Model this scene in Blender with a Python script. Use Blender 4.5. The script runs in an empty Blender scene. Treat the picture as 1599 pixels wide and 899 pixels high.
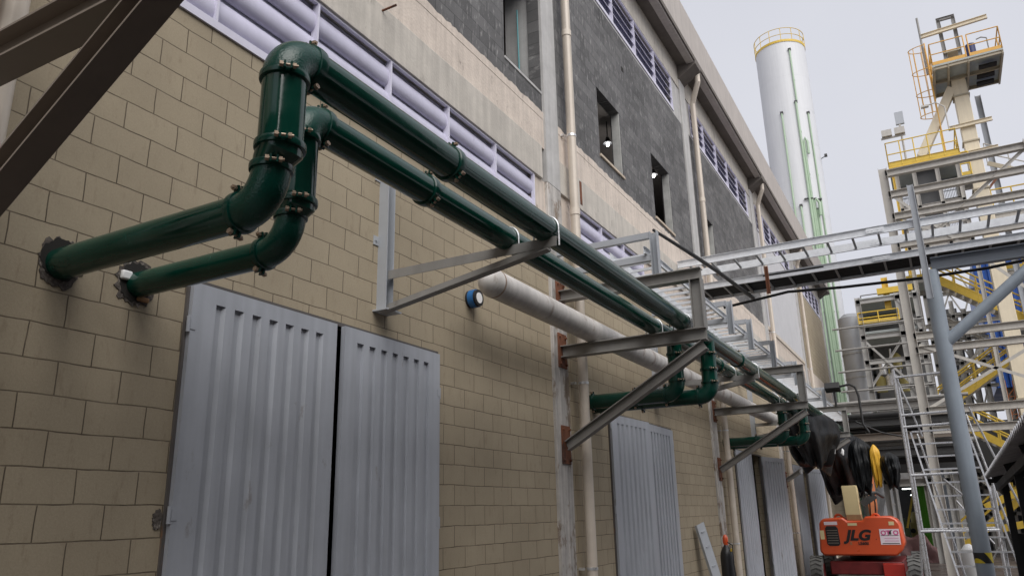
import bpy, bmesh, math, random
from mathutils import Vector, Matrix
random.seed(7)
R_ = math.radians
C = bpy.context.scene.collection
sc = bpy.context.scene

# ------------------------------------------------------------------ camera
cd = bpy.data.cameras.new('camera'); cam = bpy.data.objects.new('camera', cd); C.objects.link(cam)
cd.sensor_width = 36.0; cd.lens = 26.88; cd.clip_start = 0.05; cd.clip_end = 2000
ax = Vector((0.87469, 0.48419, -0.02197)); dn = Vector((-0.15671, 0.23963, -0.95813)); fw = Vector((-0.45865, 0.84151, 0.28547))
m = Matrix.Identity(4)
for i in range(3):
    m[i][0] = ax[i]; m[i][1] = -dn[i]; m[i][2] = -fw[i]
m[0][3], m[1][3], m[2][3] = 4.41, 0.0, 1.6
cam.matrix_world = m
sc.camera = cam

# ------------------------------------------------------------------ sky, sun, exposure
world = bpy.data.worlds.new('World'); sc.world = world; world.use_nodes = True
nt = world.node_tree; nt.nodes.clear()
wo = nt.nodes.new('ShaderNodeOutputWorld'); bg = nt.nodes.new('ShaderNodeBackground'); bg.inputs['Strength'].default_value = 0.15
sky = nt.nodes.new('ShaderNodeTexSky'); sky.sky_type = 'NISHITA'; sky.sun_disc = False
sky.sun_elevation = R_(48); sky.sun_rotation = R_(105); sky.dust_density = 4.0; sky.air_density = 1.0
hsv = nt.nodes.new('ShaderNodeHueSaturation'); hsv.inputs['Saturation'].default_value = 0.25; hsv.inputs['Value'].default_value = 0.7
mixc = nt.nodes.new('ShaderNodeMix'); mixc.data_type = 'RGBA'; mixc.inputs[0].default_value = 0.86
noi = nt.nodes.new('ShaderNodeTexNoise'); noi.inputs['Scale'].default_value = 1.6; noi.inputs['Detail'].default_value = 5
tc = nt.nodes.new('ShaderNodeTexCoord')
rmp = nt.nodes.new('ShaderNodeValToRGB')
rmp.color_ramp.elements[0].position = 0.3; rmp.color_ramp.elements[0].color = (3.6, 3.68, 4.1, 1)
rmp.color_ramp.elements[1].position = 0.75; rmp.color_ramp.elements[1].color = (4.2, 4.27, 4.65, 1)
L = nt.links
L.new(tc.outputs['Generated'], noi.inputs['Vector']); L.new(noi.outputs['Fac'], rmp.inputs['Fac'])
L.new(sky.outputs[0], hsv.inputs['Color']); L.new(hsv.outputs[0], mixc.inputs[6]); L.new(rmp.outputs[0], mixc.inputs[7])
L.new(mixc.outputs[2], bg.inputs['Color']); L.new(bg.outputs[0], wo.inputs['Surface'])

sl = bpy.data.lights.new('sun', 'SUN'); sl.energy = 2.5; sl.angle = R_(60); sl.color = (1.0, 0.97, 0.93)
sun = bpy.data.objects.new('sun', sl); C.objects.link(sun)
sd = Vector((math.cos(R_(48)) * 0.75, -math.cos(R_(48)) * 0.66, math.sin(R_(48))))
sun.rotation_euler = sd.to_track_quat('Z', 'Y').to_euler(); sun.location = (6, -6, 30)
sc.view_settings.view_transform = 'Standard'; sc.view_settings.look = 'None'; sc.view_settings.exposure = 0.30; sc.view_settings.gamma = 1
sc.render.resolution_x = 1024; sc.render.resolution_y = 575
GZ = -0.55      # ground level

# ------------------------------------------------------------------ materials
def pmat(name, col, rough=0.6, metal=0.0, var=0.12, scale=2.0, streak=0.0, bump=0.0, bscale=60.0, spot=None, spotamt=0.0, spotscale=4.0, coat=0.0, rvar=0.1, spec=0.5):
    """painted / weathered surface: two sizes of noise, vertical run-off streaks, optional patches of a second colour"""
    mt = bpy.data.materials.new(name); mt.use_nodes = True
    n = mt.node_tree; N = n.nodes; K = n.links
    b = N['Principled BSDF']
    tc = N.new('ShaderNodeTexCoord')
    n1 = N.new('ShaderNodeTexNoise'); n1.inputs['Scale'].default_value = scale; n1.inputs['Detail'].default_value = 8; n1.inputs['Roughness'].default_value = 0.65
    K.new(tc.outputs['Object'], n1.inputs['Vector'])
    r1 = N.new('ShaderNodeMapRange'); r1.inputs['From Min'].default_value = 0.3; r1.inputs['From Max'].default_value = 0.7
    r1.inputs['To Min'].default_value = 1 - var; r1.inputs['To Max'].default_value = 1 + var
    K.new(n1.outputs['Fac'], r1.inputs['Value'])
    val = r1.outputs[0]
    if streak:
        mp = N.new('ShaderNodeMapping'); mp.inputs['Scale'].default_value = (7, 7, 0.35)
        K.new(tc.outputs['Object'], mp.inputs['Vector'])
        n2 = N.new('ShaderNodeTexNoise'); n2.inputs['Scale'].default_value = 1.6; n2.inputs['Detail'].default_value = 6
        K.new(mp.outputs[0], n2.inputs['Vector'])
        r2 = N.new('ShaderNodeMapRange'); r2.inputs['From Min'].default_value = 0.35; r2.inputs['From Max'].default_value = 0.65
        r2.inputs['To Min'].default_value = 1 - streak; r2.inputs['To Max'].default_value = 1.0
        K.new(n2.outputs['Fac'], r2.inputs['Value'])
        mu = N.new('ShaderNodeMath'); mu.operation = 'MULTIPLY'; K.new(val, mu.inputs[0]); K.new(r2.outputs[0], mu.inputs[1]); val = mu.outputs[0]
    base = None
    if spot:
        n3 = N.new('ShaderNodeTexNoise'); n3.inputs['Scale'].default_value = spotscale; n3.inputs['Detail'].default_value = 7; n3.inputs['Roughness'].default_value = 0.7
        mp3 = N.new('ShaderNodeMapping'); mp3.inputs['Scale'].default_value = (1, 1, 0.45); mp3.inputs['Location'].default_value = (3.1, 1.7, 0.4)
        K.new(tc.outputs['Object'], mp3.inputs['Vector']); K.new(mp3.outputs[0], n3.inputs['Vector'])
        r3 = N.new('ShaderNodeMapRange'); c = 0.72 - 0.4 * spotamt
        r3.inputs['From Min'].default_value = c - 0.04; r3.inputs['From Max'].default_value = c + 0.04
        K.new(n3.outputs['Fac'], r3.inputs['Value'])
        mx = N.new('ShaderNodeMix'); mx.data_type = 'RGBA'; mx.inputs[6].default_value = (*col, 1); mx.inputs[7].default_value = (*spot, 1)
        K.new(r3.outputs[0], mx.inputs[0]); base = mx.outputs[2]
    vm = N.new('ShaderNodeVectorMath'); vm.operation = 'SCALE'
    if base: K.new(base, vm.inputs[0])
    else: vm.inputs[0].default_value = col
    K.new(val, vm.inputs['Scale']); K.new(vm.outputs[0], b.inputs['Base Color'])
    rr = N.new('ShaderNodeMapRange'); rr.inputs['From Min'].default_value = 0.3; rr.inputs['From Max'].default_value = 0.7
    rr.inputs['To Min'].default_value = max(0.03, rough - rvar); rr.inputs['To Max'].default_value = min(1, rough + rvar)
    K.new(n1.outputs['Fac'], rr.inputs['Value']); K.new(rr.outputs[0], b.inputs['Roughness'])
    b.inputs['Metallic'].default_value = metal
    b.inputs['Coat Weight'].default_value = coat; b.inputs['Coat Roughness'].default_value = 0.08
    b.inputs['Specular IOR Level'].default_value = spec
    if bump:
        nb = N.new('ShaderNodeTexNoise'); nb.inputs['Scale'].default_value = bscale; nb.inputs['Detail'].default_value = 4
        K.new(tc.outputs['Object'], nb.inputs['Vector'])
        bp = N.new('ShaderNodeBump'); bp.inputs['Strength'].default_value = bump; bp.inputs['Distance'].default_value = 0.01
        K.new(nb.outputs['Fac'], bp.inputs['Height']); K.new(bp.outputs[0], b.inputs['Normal'])
    return mt

def blockmat(name, c1, c2, mortar, msize, rough, streakcol=None, bumpd=0.004, mottle=0.2, grain=0.1, headfade=0.5, spec=0.3, samt=0.62):
    """concrete block wall on the plane x = const: 0.4 x 0.2 m blocks in running bond"""
    mt = bpy.data.materials.new(name); mt.use_nodes = True
    n = mt.node_tree; N = n.nodes; K = n.links; b = N['Principled BSDF']
    tc = N.new('ShaderNodeTexCoord'); sp = N.new('ShaderNodeSeparateXYZ'); K.new(tc.outputs['Object'], sp.inputs[0])
    # slight waviness of the joints
    nw = N.new('ShaderNodeTexNoise'); nw.inputs['Scale'].default_value = 3.0; nw.inputs['Detail'].default_value = 6; K.new(tc.outputs['Object'], nw.inputs['Vector'])
    wv = N.new('ShaderNodeMapRange'); wv.inputs['To Min'].default_value = -0.012; wv.inputs['To Max'].default_value = 0.012; K.new(nw.outputs['Fac'], wv.inputs['Value'])
    a1 = N.new('ShaderNodeMath'); a1.inputs[1].default_value = 40.0 - 0.165; K.new(sp.outputs['Y'], a1.inputs[0])
    a2 = N.new('ShaderNodeMath'); a2.inputs[1].default_value = 4.0 - 1.717; K.new(sp.outputs['Z'], a2.inputs[0])
    a3 = N.new('ShaderNodeMath'); K.new(a2.outputs[0], a3.inputs[0]); K.new(wv.outputs[0], a3.inputs[1])
    a4 = N.new('ShaderNodeMath'); K.new(a1.outputs[0], a4.inputs[0]); K.new(wv.outputs[0], a4.inputs[1])
    cb = N.new('ShaderNodeCombineXYZ'); K.new(a4.outputs[0], cb.inputs[0]); K.new(a3.outputs[0], cb.inputs[1])
    br = N.new('ShaderNodeTexBrick'); br.inputs['Scale'].default_value = 1; br.inputs['Brick Width'].default_value = 0.4; br.inputs['Row Height'].default_value = 0.2
    br.inputs['Mortar Size'].default_value = msize; br.inputs['Mortar Smooth'].default_value = 0.35; br.inputs['Bias'].default_value = 0.0
    br.inputs['Color1'].default_value = (*c1, 1); br.inputs['Color2'].default_value = (*c2, 1); br.inputs['Mortar'].default_value = (*mortar, 1)
    K.new(cb.outputs[0], br.inputs['Vector'])
    # uneven joint darkness: the joints fade where they are filled with paint
    nj = N.new('ShaderNodeTexNoise'); nj.inputs['Scale'].default_value = 5; nj.inputs['Detail'].default_value = 5; K.new(tc.outputs['Object'], nj.inputs['Vector'])
    rj = N.new('ShaderNodeMapRange'); rj.inputs['From Min'].default_value = 0.3; rj.inputs['From Max'].default_value = 0.62; rj.inputs['To Min'].default_value = 1 - headfade; K.new(nj.outputs['Fac'], rj.inputs['Value'])
    av = N.new('ShaderNodeMix'); av.data_type = 'RGBA'; av.inputs[0].default_value = 0.5; av.inputs[6].default_value = (*c1, 1); av.inputs[7].default_value = (*c2, 1)
    mj = N.new('ShaderNodeMix'); mj.data_type = 'RGBA'
    m5 = N.new('ShaderNodeMath'); m5.operation = 'MULTIPLY'; m5.inputs[1].default_value = 5.0; K.new(a3.outputs[0], m5.inputs[0])
    pp = N.new('ShaderNodeMath'); pp.operation = 'PINGPONG'; pp.inputs[1].default_value = 0.5; K.new(m5.outputs[0], pp.inputs[0])
    bd = N.new('ShaderNodeMapRange'); bd.inputs['From Min'].default_value = 0.02; bd.inputs['From Max'].default_value = 0.05; bd.inputs['To Min'].default_value = 1.0; bd.inputs['To Max'].default_value = 0.32; K.new(pp.outputs[0], bd.inputs['Value'])
    f0 = N.new('ShaderNodeMath'); f0.operation = 'MULTIPLY'; K.new(br.outputs['Fac'], f0.inputs[0]); K.new(bd.outputs[0], f0.inputs[1])
    fm = N.new('ShaderNodeMath'); fm.operation = 'MULTIPLY'; K.new(f0.outputs[0], fm.inputs[0])
    inv = N.new('ShaderNodeMath'); inv.operation = 'SUBTRACT'; inv.inputs[0].default_value = 1; K.new(rj.outputs[0], inv.inputs[1]); K.new(inv.outputs[0], fm.inputs[1])
    K.new(fm.outputs[0], mj.inputs[0]); K.new(br.outputs['Color'], mj.inputs[6]); K.new(av.outputs[2], mj.inputs[7])
    col = mj.outputs[2]
    n1 = N.new('ShaderNodeTexNoise'); n1.inputs['Scale'].default_value = 0.9; n1.inputs['Detail'].default_value = 9; n1.inputs['Roughness'].default_value = 0.6; K.new(tc.outputs['Object'], n1.inputs['Vector'])
    r1 = N.new('ShaderNodeMapRange'); r1.inputs['From Min'].default_value = 0.3; r1.inputs['From Max'].default_value = 0.7; r1.inputs['To Min'].default_value = 1 - mottle; r1.inputs['To Max'].default_value = 1 + mottle * 0.6; K.new(n1.outputs['Fac'], r1.inputs['Value'])
    n2 = N.new('ShaderNodeTexNoise'); n2.inputs['Scale'].default_value = 70; n2.inputs['Detail'].default_value = 6; n2.inputs['Roughness'].default_value = 0.8; K.new(tc.outputs['Object'], n2.inputs['Vector'])
    r2 = N.new('ShaderNodeMapRange'); r2.inputs['From Min'].default_value = 0.3; r2.inputs['From Max'].default_value = 0.7; r2.inputs['To Min'].default_value = 1 - grain; r2.inputs['To Max'].default_value = 1 + grain; K.new(n2.outputs['Fac'], r2.inputs['Value'])
    mu = N.new('ShaderNodeMath'); mu.operation = 'MULTIPLY'; K.new(r1.outputs[0], mu.inputs[0]); K.new(r2.outputs[0], mu.inputs[1])
    vm = N.new('ShaderNodeVectorMath'); vm.operation = 'SCALE'; K.new(col, vm.inputs[0]); K.new(mu.outputs[0], vm.inputs['Scale']); out = vm.outputs[0]
    if streakcol:
        mp = N.new('ShaderNodeMapping'); mp.inputs['Scale'].default_value = (1, 9, 2.6); K.new(tc.outputs['Object'], mp.inputs['Vector'])
        n3 = N.new('ShaderNodeTexNoise'); n3.inputs['Scale'].default_value = 1.7; n3.inputs['Detail'].default_value = 8; n3.inputs['Roughness'].default_value = 0.75; K.new(mp.outputs[0], n3.inputs['Vector'])
        r3 = N.new('ShaderNodeMapRange'); r3.inputs['From Min'].default_value = 0.55; r3.inputs['From Max'].default_value = 0.64; r3.inputs['To Max'].default_value = samt; K.new(n3.outputs['Fac'], r3.inputs['Value'])
        mx = N.new('ShaderNodeMix'); mx.data_type = 'RGBA'; mx.inputs[7].default_value = (*streakcol, 1); K.new(r3.outputs[0], mx.inputs[0]); K.new(out, mx.inputs[6]); out = mx.outputs[2]
    K.new(out, b.inputs['Base Color']); b.inputs['Roughness'].default_value = rough; b.inputs['Specular IOR Level'].default_value = spec
    hh = N.new('ShaderNodeMath'); hh.operation = 'MULTIPLY_ADD'; K.new(fm.outputs[0], hh.inputs[0]); hh.inputs[1].default_value = -1.0
    sc2 = N.new('ShaderNodeMath'); sc2.operation = 'MULTIPLY'; sc2.inputs[1].default_value = 0.25; K.new(n2.outputs['Fac'], sc2.inputs[0]); K.new(sc2.outputs[0], hh.inputs[2])
    bp = N.new('ShaderNodeBump'); bp.inputs['Strength'].default_value = 0.9; bp.inputs['Distance'].default_value = bumpd; K.new(hh.outputs[0], bp.inputs['Height']); K.new(bp.outputs[0], b.inputs['Normal'])
    return mt

def emit(name, col, s):
    mt = bpy.data.materials.new(name); mt.use_nodes = True; b = mt.node_tree.nodes['Principled BSDF']
    b.inputs['Base Color'].default_value = (*col, 1); b.inputs['Emission Color'].default_value = (*col, 1); b.inputs['Emission Strength'].default_value = s
    return mt

M = {}
M['tan'] = blockmat('tan_block', (0.412, 0.347, 0.250), (0.382, 0.320, 0.229), (0.10, 0.076, 0.052), 0.0048, 0.8, bumpd=0.007, mottle=0.13, grain=0.10, streakcol=(0.27, 0.215, 0.15), samt=0.45)
M['darkblock'] = blockmat('dark_block', (0.105, 0.103, 0.104), (0.165, 0.162, 0.162), (0.07, 0.07, 0.07), 0.007, 0.75, streakcol=(0.42, 0.41, 0.40), mottle=0.38, grain=0.25, bumpd=0.006)
M['concrete'] = pmat('concrete', (0.56, 0.52, 0.465), 0.8, var=0.12, scale=3, streak=0.16, bump=0.3, bscale=30, spot=(0.36, 0.33, 0.29), spotamt=0.12, spotscale=3)
M['coldconcrete'] = pmat('column_concrete', (0.50, 0.49, 0.48), 0.8, var=0.12, scale=4, streak=0.15, bump=0.2)
M['peel'] = pmat('peeling_paint', (0.56, 0.53, 0.50), 0.75, var=0.18, scale=5, streak=0.35, bump=0.3, spot=(0.25, 0.19, 0.14), spotamt=0.4, spotscale=3.5)
M['pink'] = pmat('pinkish_render', (0.66, 0.575, 0.50), 0.85, var=0.12, scale=3, streak=0.14, bump=0.5, bscale=30, spot=(0.36, 0.30, 0.26), spotamt=0.20, spotscale=7)
M['plaster'] = pmat('pale_plaster', (0.58, 0.58, 0.60), 0.8, var=0.06, scale=2, streak=0.06)
M['wallgrey'] = pmat('reveal_plaster', (0.45, 0.45, 0.43), 0.8, var=0.2, scale=4, streak=0.15)
M['fascia'] = pmat('fascia_concrete', (0.47, 0.43, 0.40), 0.8, var=0.08, scale=2, streak=0.12, bump=0.1)
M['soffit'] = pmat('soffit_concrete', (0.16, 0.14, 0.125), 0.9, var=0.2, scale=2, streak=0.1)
M['louvre'] = pmat('louvre_paint', (0.68, 0.665, 0.78), 0.4, var=0.05, scale=3)
M['louvreglass'] = pmat('louvre_glass', (0.60, 0.60, 0.72), 0.25, var=0.1, scale=1)
M['cream'] = pmat('cream_pvc', (0.70, 0.62, 0.53), 0.45, var=0.06, scale=5, streak=0.14)
M['door'] = pmat('door_paint', (0.42, 0.44, 0.485), 0.45, var=0.07, scale=2.2, streak=0.12, rvar=0.1, spot=(0.30, 0.29, 0.29), spotamt=0.10, spotscale=5, bump=0.35, bscale=2.2)
M['doorpale'] = pmat('door_paint_pale', (0.40, 0.42, 0.46), 0.5, var=0.10, scale=3, streak=0.15)
M['black'] = pmat('black', (0.012, 0.012, 0.013), 0.6, var=0.2)
M['dark'] = pmat('dark_gap', (0.02, 0.018, 0.016), 0.9, var=0.2)
M['green'] = pmat('green_pipe_paint', (0.0025, 0.048, 0.032), 0.14, var=0.15, scale=4, rvar=0.10, bump=0.04, bscale=25, spec=0.5, spot=(0.014, 0.075, 0.056), spotamt=0.12, spotscale=9)
M['greencast'] = pmat('green_cast_paint', (0.003, 0.054, 0.038), 0.2, var=0.12, scale=6, bump=0.30, bscale=90, spec=0.45)
M['greendark'] = pmat('ring_green', (0.003, 0.045, 0.032), 0.2, var=0.2)
M['brass'] = pmat('brass_bolt', (0.42, 0.32, 0.24), 0.4, metal=0.6, var=0.2)
M['steel'] = pmat('grey_steel_paint', (0.27, 0.26, 0.245), 0.5, var=0.10, scale=3, streak=0.10, spot=(0.20, 0.17, 0.15), spotamt=0.08)
M['steelbrownshade'] = pmat('brown_and_shaded_steel', (0.22, 0.185, 0.155), 0.5, var=0.08, scale=8, bump=0.08, bscale=200)  # brown steel; on the nearest bracket frame it paints in an unlit underside
M['lightsteel'] = pmat('light_grey_steel', (0.40, 0.42, 0.45), 0.45, var=0.06, scale=3)
M['galv'] = pmat('galvanised', (0.74, 0.76, 0.79), 0.42, metal=0.12, var=0.10, scale=12)
M['alu'] = pmat('aluminium', (0.74, 0.74, 0.75), 0.3, metal=0.6, var=0.08, scale=10)
M['post'] = pmat('blue_grey_post', (0.30, 0.345, 0.395), 0.45, var=0.06, scale=3, streak=0.08)
M['rust'] = pmat('rusty_plate', (0.17, 0.062, 0.03), 0.85, var=0.35, scale=9, spot=(0.07, 0.03, 0.02), spotamt=0.4)
M['whitepipe'] = pmat('dirty_white_pipe', (0.62, 0.59, 0.56), 0.5, var=0.16, scale=3, streak=0.15, spot=(0.36, 0.30, 0.26), spotamt=0.32, spotscale=2.5)
M['blue'] = pmat('blue_plastic', (0.015, 0.12, 0.33), 0.4, var=0.05)
M['chipped'] = pmat('chipped_masonry', (0.10, 0.085, 0.075), 0.95, var=0.5, scale=22, bump=1.0, bscale=50, spot=(0.30, 0.27, 0.24), spotamt=0.35, spotscale=20)
M['silo'] = pmat('white_silo_paint', (0.66, 0.67, 0.69), 0.5, var=0.03, scale=0.6, streak=0.05)
M['palegreen'] = pmat('pale_green_pipe', (0.38, 0.50, 0.36), 0.45, var=0.08)
M['yellow'] = pmat('safety_yellow', (0.66, 0.45, 0.06), 0.5, var=0.10, scale=5)
M['orange'] = pmat('orange_yellow', (0.68, 0.38, 0.08), 0.5, var=0.08, scale=5)
M['beige'] = pmat('beige_steel', (0.74, 0.65, 0.49), 0.5, var=0.05, scale=1.5, streak=0.08)
M['grating'] = pmat('grating', (0.38, 0.41, 0.40), 0.6, var=0.15, scale=4)
M['cladblue'] = pmat('blue_cladding', (0.02, 0.08, 0.32), 0.4, var=0.08, scale=1, streak=0.08)
M['red'] = pmat('lift_orange', (0.62, 0.085, 0.022), 0.35, var=0.05, scale=3, coat=0.3)
M['redblack'] = pmat('dark_red_paint', (0.14, 0.012, 0.012), 0.5, var=0.3, scale=5)
M['rubber'] = pmat('tyre_rubber', (0.13, 0.13, 0.125), 0.85, var=0.25, scale=12)
M['cardboard'] = pmat('cream_board', (0.66, 0.54, 0.30), 0.7, var=0.05)
M['wood'] = pmat('brown_base', (0.34, 0.19, 0.09), 0.8, var=0.2)
M['white'] = pmat('white_paint', (0.86, 0.86, 0.86), 0.5, var=0.04)
M['sticker'] = pmat('sticker', (0.82, 0.72, 0.78), 0.5, var=0.03)
M['pinkink'] = pmat('pink_ink', (0.62, 0.10, 0.28), 0.5, var=0.02)
M['plastic'] = pmat('black_plastic_sheet', (0.006, 0.007, 0.008), 0.46, var=0.3, scale=8, bump=1.0, bscale=7, spec=0.3)
M['plasticyellow'] = pmat('yellow_tarp', (0.62, 0.35, 0.03), 0.5, var=0.12, scale=5, bump=0.6, bscale=9)
M['cyl'] = pmat('black_cylinder_paint', (0.015, 0.015, 0.017), 0.35, var=0.2)
M['limegreen'] = pmat('lime_green', (0.12, 0.42, 0.03), 0.5, var=0.05)
M['roofsheet'] = pmat('old_roof_sheet', (0.70, 0.70, 0.72), 0.55, var=0.2, scale=3, streak=0.1)
M['ground'] = pmat('damp_ground', (0.075, 0.06, 0.054), 0.42, var=0.35, scale=1.3, bump=0.5, bscale=12, spot=(0.14, 0.11, 0.10), spotamt=0.3, spotscale=0.6, rvar=0.3)
M['lamp'] = emit('lit_lamp', (1.0, 0.97, 0.85), 5)
M['lampdim'] = emit('lit_tube', (0.9, 1.0, 0.95), 5)

# ------------------------------------------------------------------ builders
class MB:
    def __init__(s): s.bm = bmesh.new()
    def box(s, x0, x1, y0, y1, z0, z1):
        v = [s.bm.verts.new(p) for p in ((x0,y0,z0),(x1,y0,z0),(x1,y1,z0),(x0,y1,z0),(x0,y0,z1),(x1,y0,z1),(x1,y1,z1),(x0,y1,z1))]
        for f in ((3,2,1,0),(4,5,6,7),(0,1,5,4),(1,2,6,5),(2,3,7,6),(3,0,4,7)): s.bm.faces.new([v[i] for i in f])
        return s
    def frame_at(s, a, b, up=(0,0,1)):
        a = Vector(a); b = Vector(b); d = (b - a).normalized(); u = Vector(up)
        if abs(d.dot(u)) > 0.98: u = Vector((0,1,0)) if abs(d.y) < 0.9 else Vector((1,0,0))
        sx = d.cross(u).normalized(); uz = sx.cross(d).normalized()
        return a, b, d, sx, uz
    def beam(s, a, b, w, h, up=(0,0,1), off=(0,0)):
        """rectangular bar from a to b, w across, h in the up direction"""
        a, b, d, sx, uz = s.frame_at(a, b, up)
        o = sx * off[0] + uz * off[1]; vs = []
        for p in (a, b):
            for i, j in ((-1,-1),(1,-1),(1,1),(-1,1)): vs.append(s.bm.verts.new(p + o + sx * (w/2*i) + uz * (h/2*j)))
        for f in ((3,2,1,0),(4,5,6,7),(0,1,5,4),(1,2,6,5),(2,3,7,6),(3,0,4,7)): s.bm.faces.new([vs[i] for i in f])
        return s
    def hbeam(s, a, b, w, h, t=0.012, up=(0,0,1)):
        """I section: flanges w wide, h deep"""
        s.beam(a, b, w, t, up, (0, h/2 - t/2)); s.beam(a, b, w, t, up, (0, -h/2 + t/2)); s.beam(a, b, t, h - 2*t, up); return s
    def channel(s, a, b, w, h, t=0.010, up=(0,0,1), side=1):
        s.beam(a, b, w, t, up, (0, h/2 - t/2)); s.beam(a, b, w, t, up, (0, -h/2 + t/2)); s.beam(a, b, t, h - 2*t, up, (side*(w/2 - t/2), 0)); return s
    def angle(s, a, b, w, h, t=0.010, up=(0,0,1), side=1, top=1):
        s.beam(a, b, w, t, up, (0, top*(h/2 - t/2))); s.beam(a, b, t, h - t, up, (side*(w/2 - t/2), -top*t/2)); return s
    def tube(s, pts, r, n=16, cap=True):
        """swept round tube; r a number or one per point"""
        pts = [Vector(p) for p in pts]; rs = r if isinstance(r, (list, tuple)) else [r]*len(pts)
        rings = []; prev = None
        for i, p in enumerate(pts):
            if i == 0: d = pts[1] - p
            elif i == len(pts)-1: d = p - pts[i-1]
            else: d = (pts[i+1]-p).normalized() + (p-pts[i-1]).normalized()
            if d.length < 1e-9: d = prev_d
            d.normalize(); prev_d = d
            if prev is None:
                u = Vector((0,0,1)) if abs(d.z) < 0.9 else Vector((0,1,0)); u = (u - d*u.dot(d)).normalized()
            else: u = (prev - d*prev.dot(d)).normalized()
            prev = u; w = d.cross(u)
            rings.append([s.bm.verts.new(p + (u*math.cos(2*math.pi*k/n) + w*math.sin(2*math.pi*k/n))*rs[i]) for k in range(n)])
        for i in range(len(rings)-1):
            for k in range(n): s.bm.faces.new((rings[i][k], rings[i][(k+1)%n], rings[i+1][(k+1)%n], rings[i+1][k]))
        if cap: s.bm.faces.new(rings[0][::-1]); s.bm.faces.new(rings[-1])
        return s
    def prism(s, poly, axis, a, b):
        """polygon (pairs) extruded along axis between a and b"""
        def P(u, v, w): return {'x': (w,u,v), 'y': (u,w,v), 'z': (u,v,w)}[axis]
        A = [s.bm.verts.new(P(u,v,a)) for u,v in poly]; B = [s.bm.verts.new(P(u,v,b)) for u,v in poly]; n = len(poly)
        s.bm.faces.new(A[::-1]); s.bm.faces.new(B)
        for i in range(n): s.bm.faces.new((A[i],A[(i+1)%n],B[(i+1)%n],B[i]))
        return s
    def build(s, name, mat, parent=None, smooth=True, bevel=0.0):
        bmesh.ops.recalc_face_normals(s.bm, faces=s.bm.faces)
        org = Vector(parent['_o']) if parent is not None and '_o' in parent else None
        if org is not None: bmesh.ops.translate(s.bm, verts=s.bm.verts, vec=-org)
        me = bpy.data.meshes.new(name); s.bm.to_mesh(me); s.bm.free()
        if smooth:
            me.polygons.foreach_set('use_smooth', [True]*len(me.polygons)); me.set_sharp_from_angle(angle=R_(32))
        me.materials.append(M[mat] if isinstance(mat, str) else mat)
        o = bpy.data.objects.new(name, me); C.objects.link(o)
        if parent is not None:
            o.parent = parent
            if org is not None: o['_o'] = tuple(org)
        if bevel:
            b = o.modifiers.new('bevel', 'BEVEL'); b.width = bevel; b.segments = 2; b.limit_method = 'ANGLE'
        return o
def tag(o, label=None, cat=None, group=None, kind=None):
    if label: o['label'] = label
    if cat: o['category'] = cat
    if group: o['group'] = group
    if kind: o['kind'] = kind
    return o
def thing(name, loc, label, cat, group=None):
    o = bpy.data.objects.new(name, None); C.objects.link(o); o.location = loc; o['_o'] = tuple(loc)
    o.empty_display_size = 0.2
    return tag(o, label, cat, group)
def copy_tree(o, loc=None, parent=None):
    c = o.copy(); C.objects.link(c)
    if loc is not None: c.location = loc
    if parent is not None: c.parent = parent
    for ch in list(o.children): copy_tree(ch, None, c)
    return c
def hb(name, mat, parent, a, b, w, h, **k):
    q = MB(); q.hbeam(a, b, w, h, **k); return q.build(name, mat, parent, smooth=False)
def bx(name, mat, parent, *a, **k):
    q = MB(); q.box(*a); return q.build(name, mat, parent, **k)
def struct(name, mb, mat): return tag(mb.build(name, mat), kind='structure')
def arc(c, a0, a1, rad, u, v, n=10):
    """points on an arc round c, starting direction u, turning to v"""
    c = Vector(c); u = Vector(u); v = Vector(v)
    return [c + u*(rad*math.cos(a0+(a1-a0)*k/n)) + v*(rad*math.sin(a0+(a1-a0)*k/n)) for k in range(n+1)]
def text(body, size, loc, rot, mat, parent, ext=0.002, name='lettering', align='LEFT', bold=0.0, shear=0.0, sx=1.0):
    cu = bpy.data.curves.new(name, 'FONT'); cu.body = body; cu.size = size; cu.extrude = ext; cu.align_x = align; cu.offset = bold; cu.shear = shear
    t = bpy.data.objects.new(name, cu); C.objects.link(t)
    bpy.context.view_layer.update(); dg = bpy.context.evaluated_depsgraph_get()
    me = bpy.data.meshes.new_from_object(t.evaluated_get(dg)); bpy.data.objects.remove(t)
    o = bpy.data.objects.new(name, me); C.objects.link(o); me.materials.clear(); me.materials.append(M[mat])
    o.parent = parent; o.location = Vector(loc) - (Vector(parent['_o']) if '_o' in parent else Vector((0,0,0))); o.rotation_euler = rot; o.scale = (sx, 1, 1)
    return o
M['palewall'] = pmat('pale_green_wall', (0.30, 0.31, 0.24), 0.8, var=0.15, scale=2, streak=0.1)
M['boardwood'] = pmat('raw_board', (0.50, 0.42, 0.33), 0.8, var=0.15, scale=6)
M['tealpipe'] = pmat('teal_conduit', (0.12, 0.35, 0.38), 0.5)
M['darkframe'] = pmat('dark_frame', (0.10, 0.09, 0.085), 0.6, var=0.2, spot=(0.2, 0.1, 0.05), spotamt=0.2)
M['weld'] = pmat('rusty_weld', (0.30, 0.22, 0.17), 0.8, var=0.4, scale=14)
M['traysteel'] = pmat('dull_tray_rung', (0.30, 0.31, 0.32), 0.5, metal=0.3, var=0.1, scale=10)
M['postdark'] = pmat('slate_beam_paint', (0.16, 0.18, 0.21), 0.5, var=0.08, scale=3)
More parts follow.
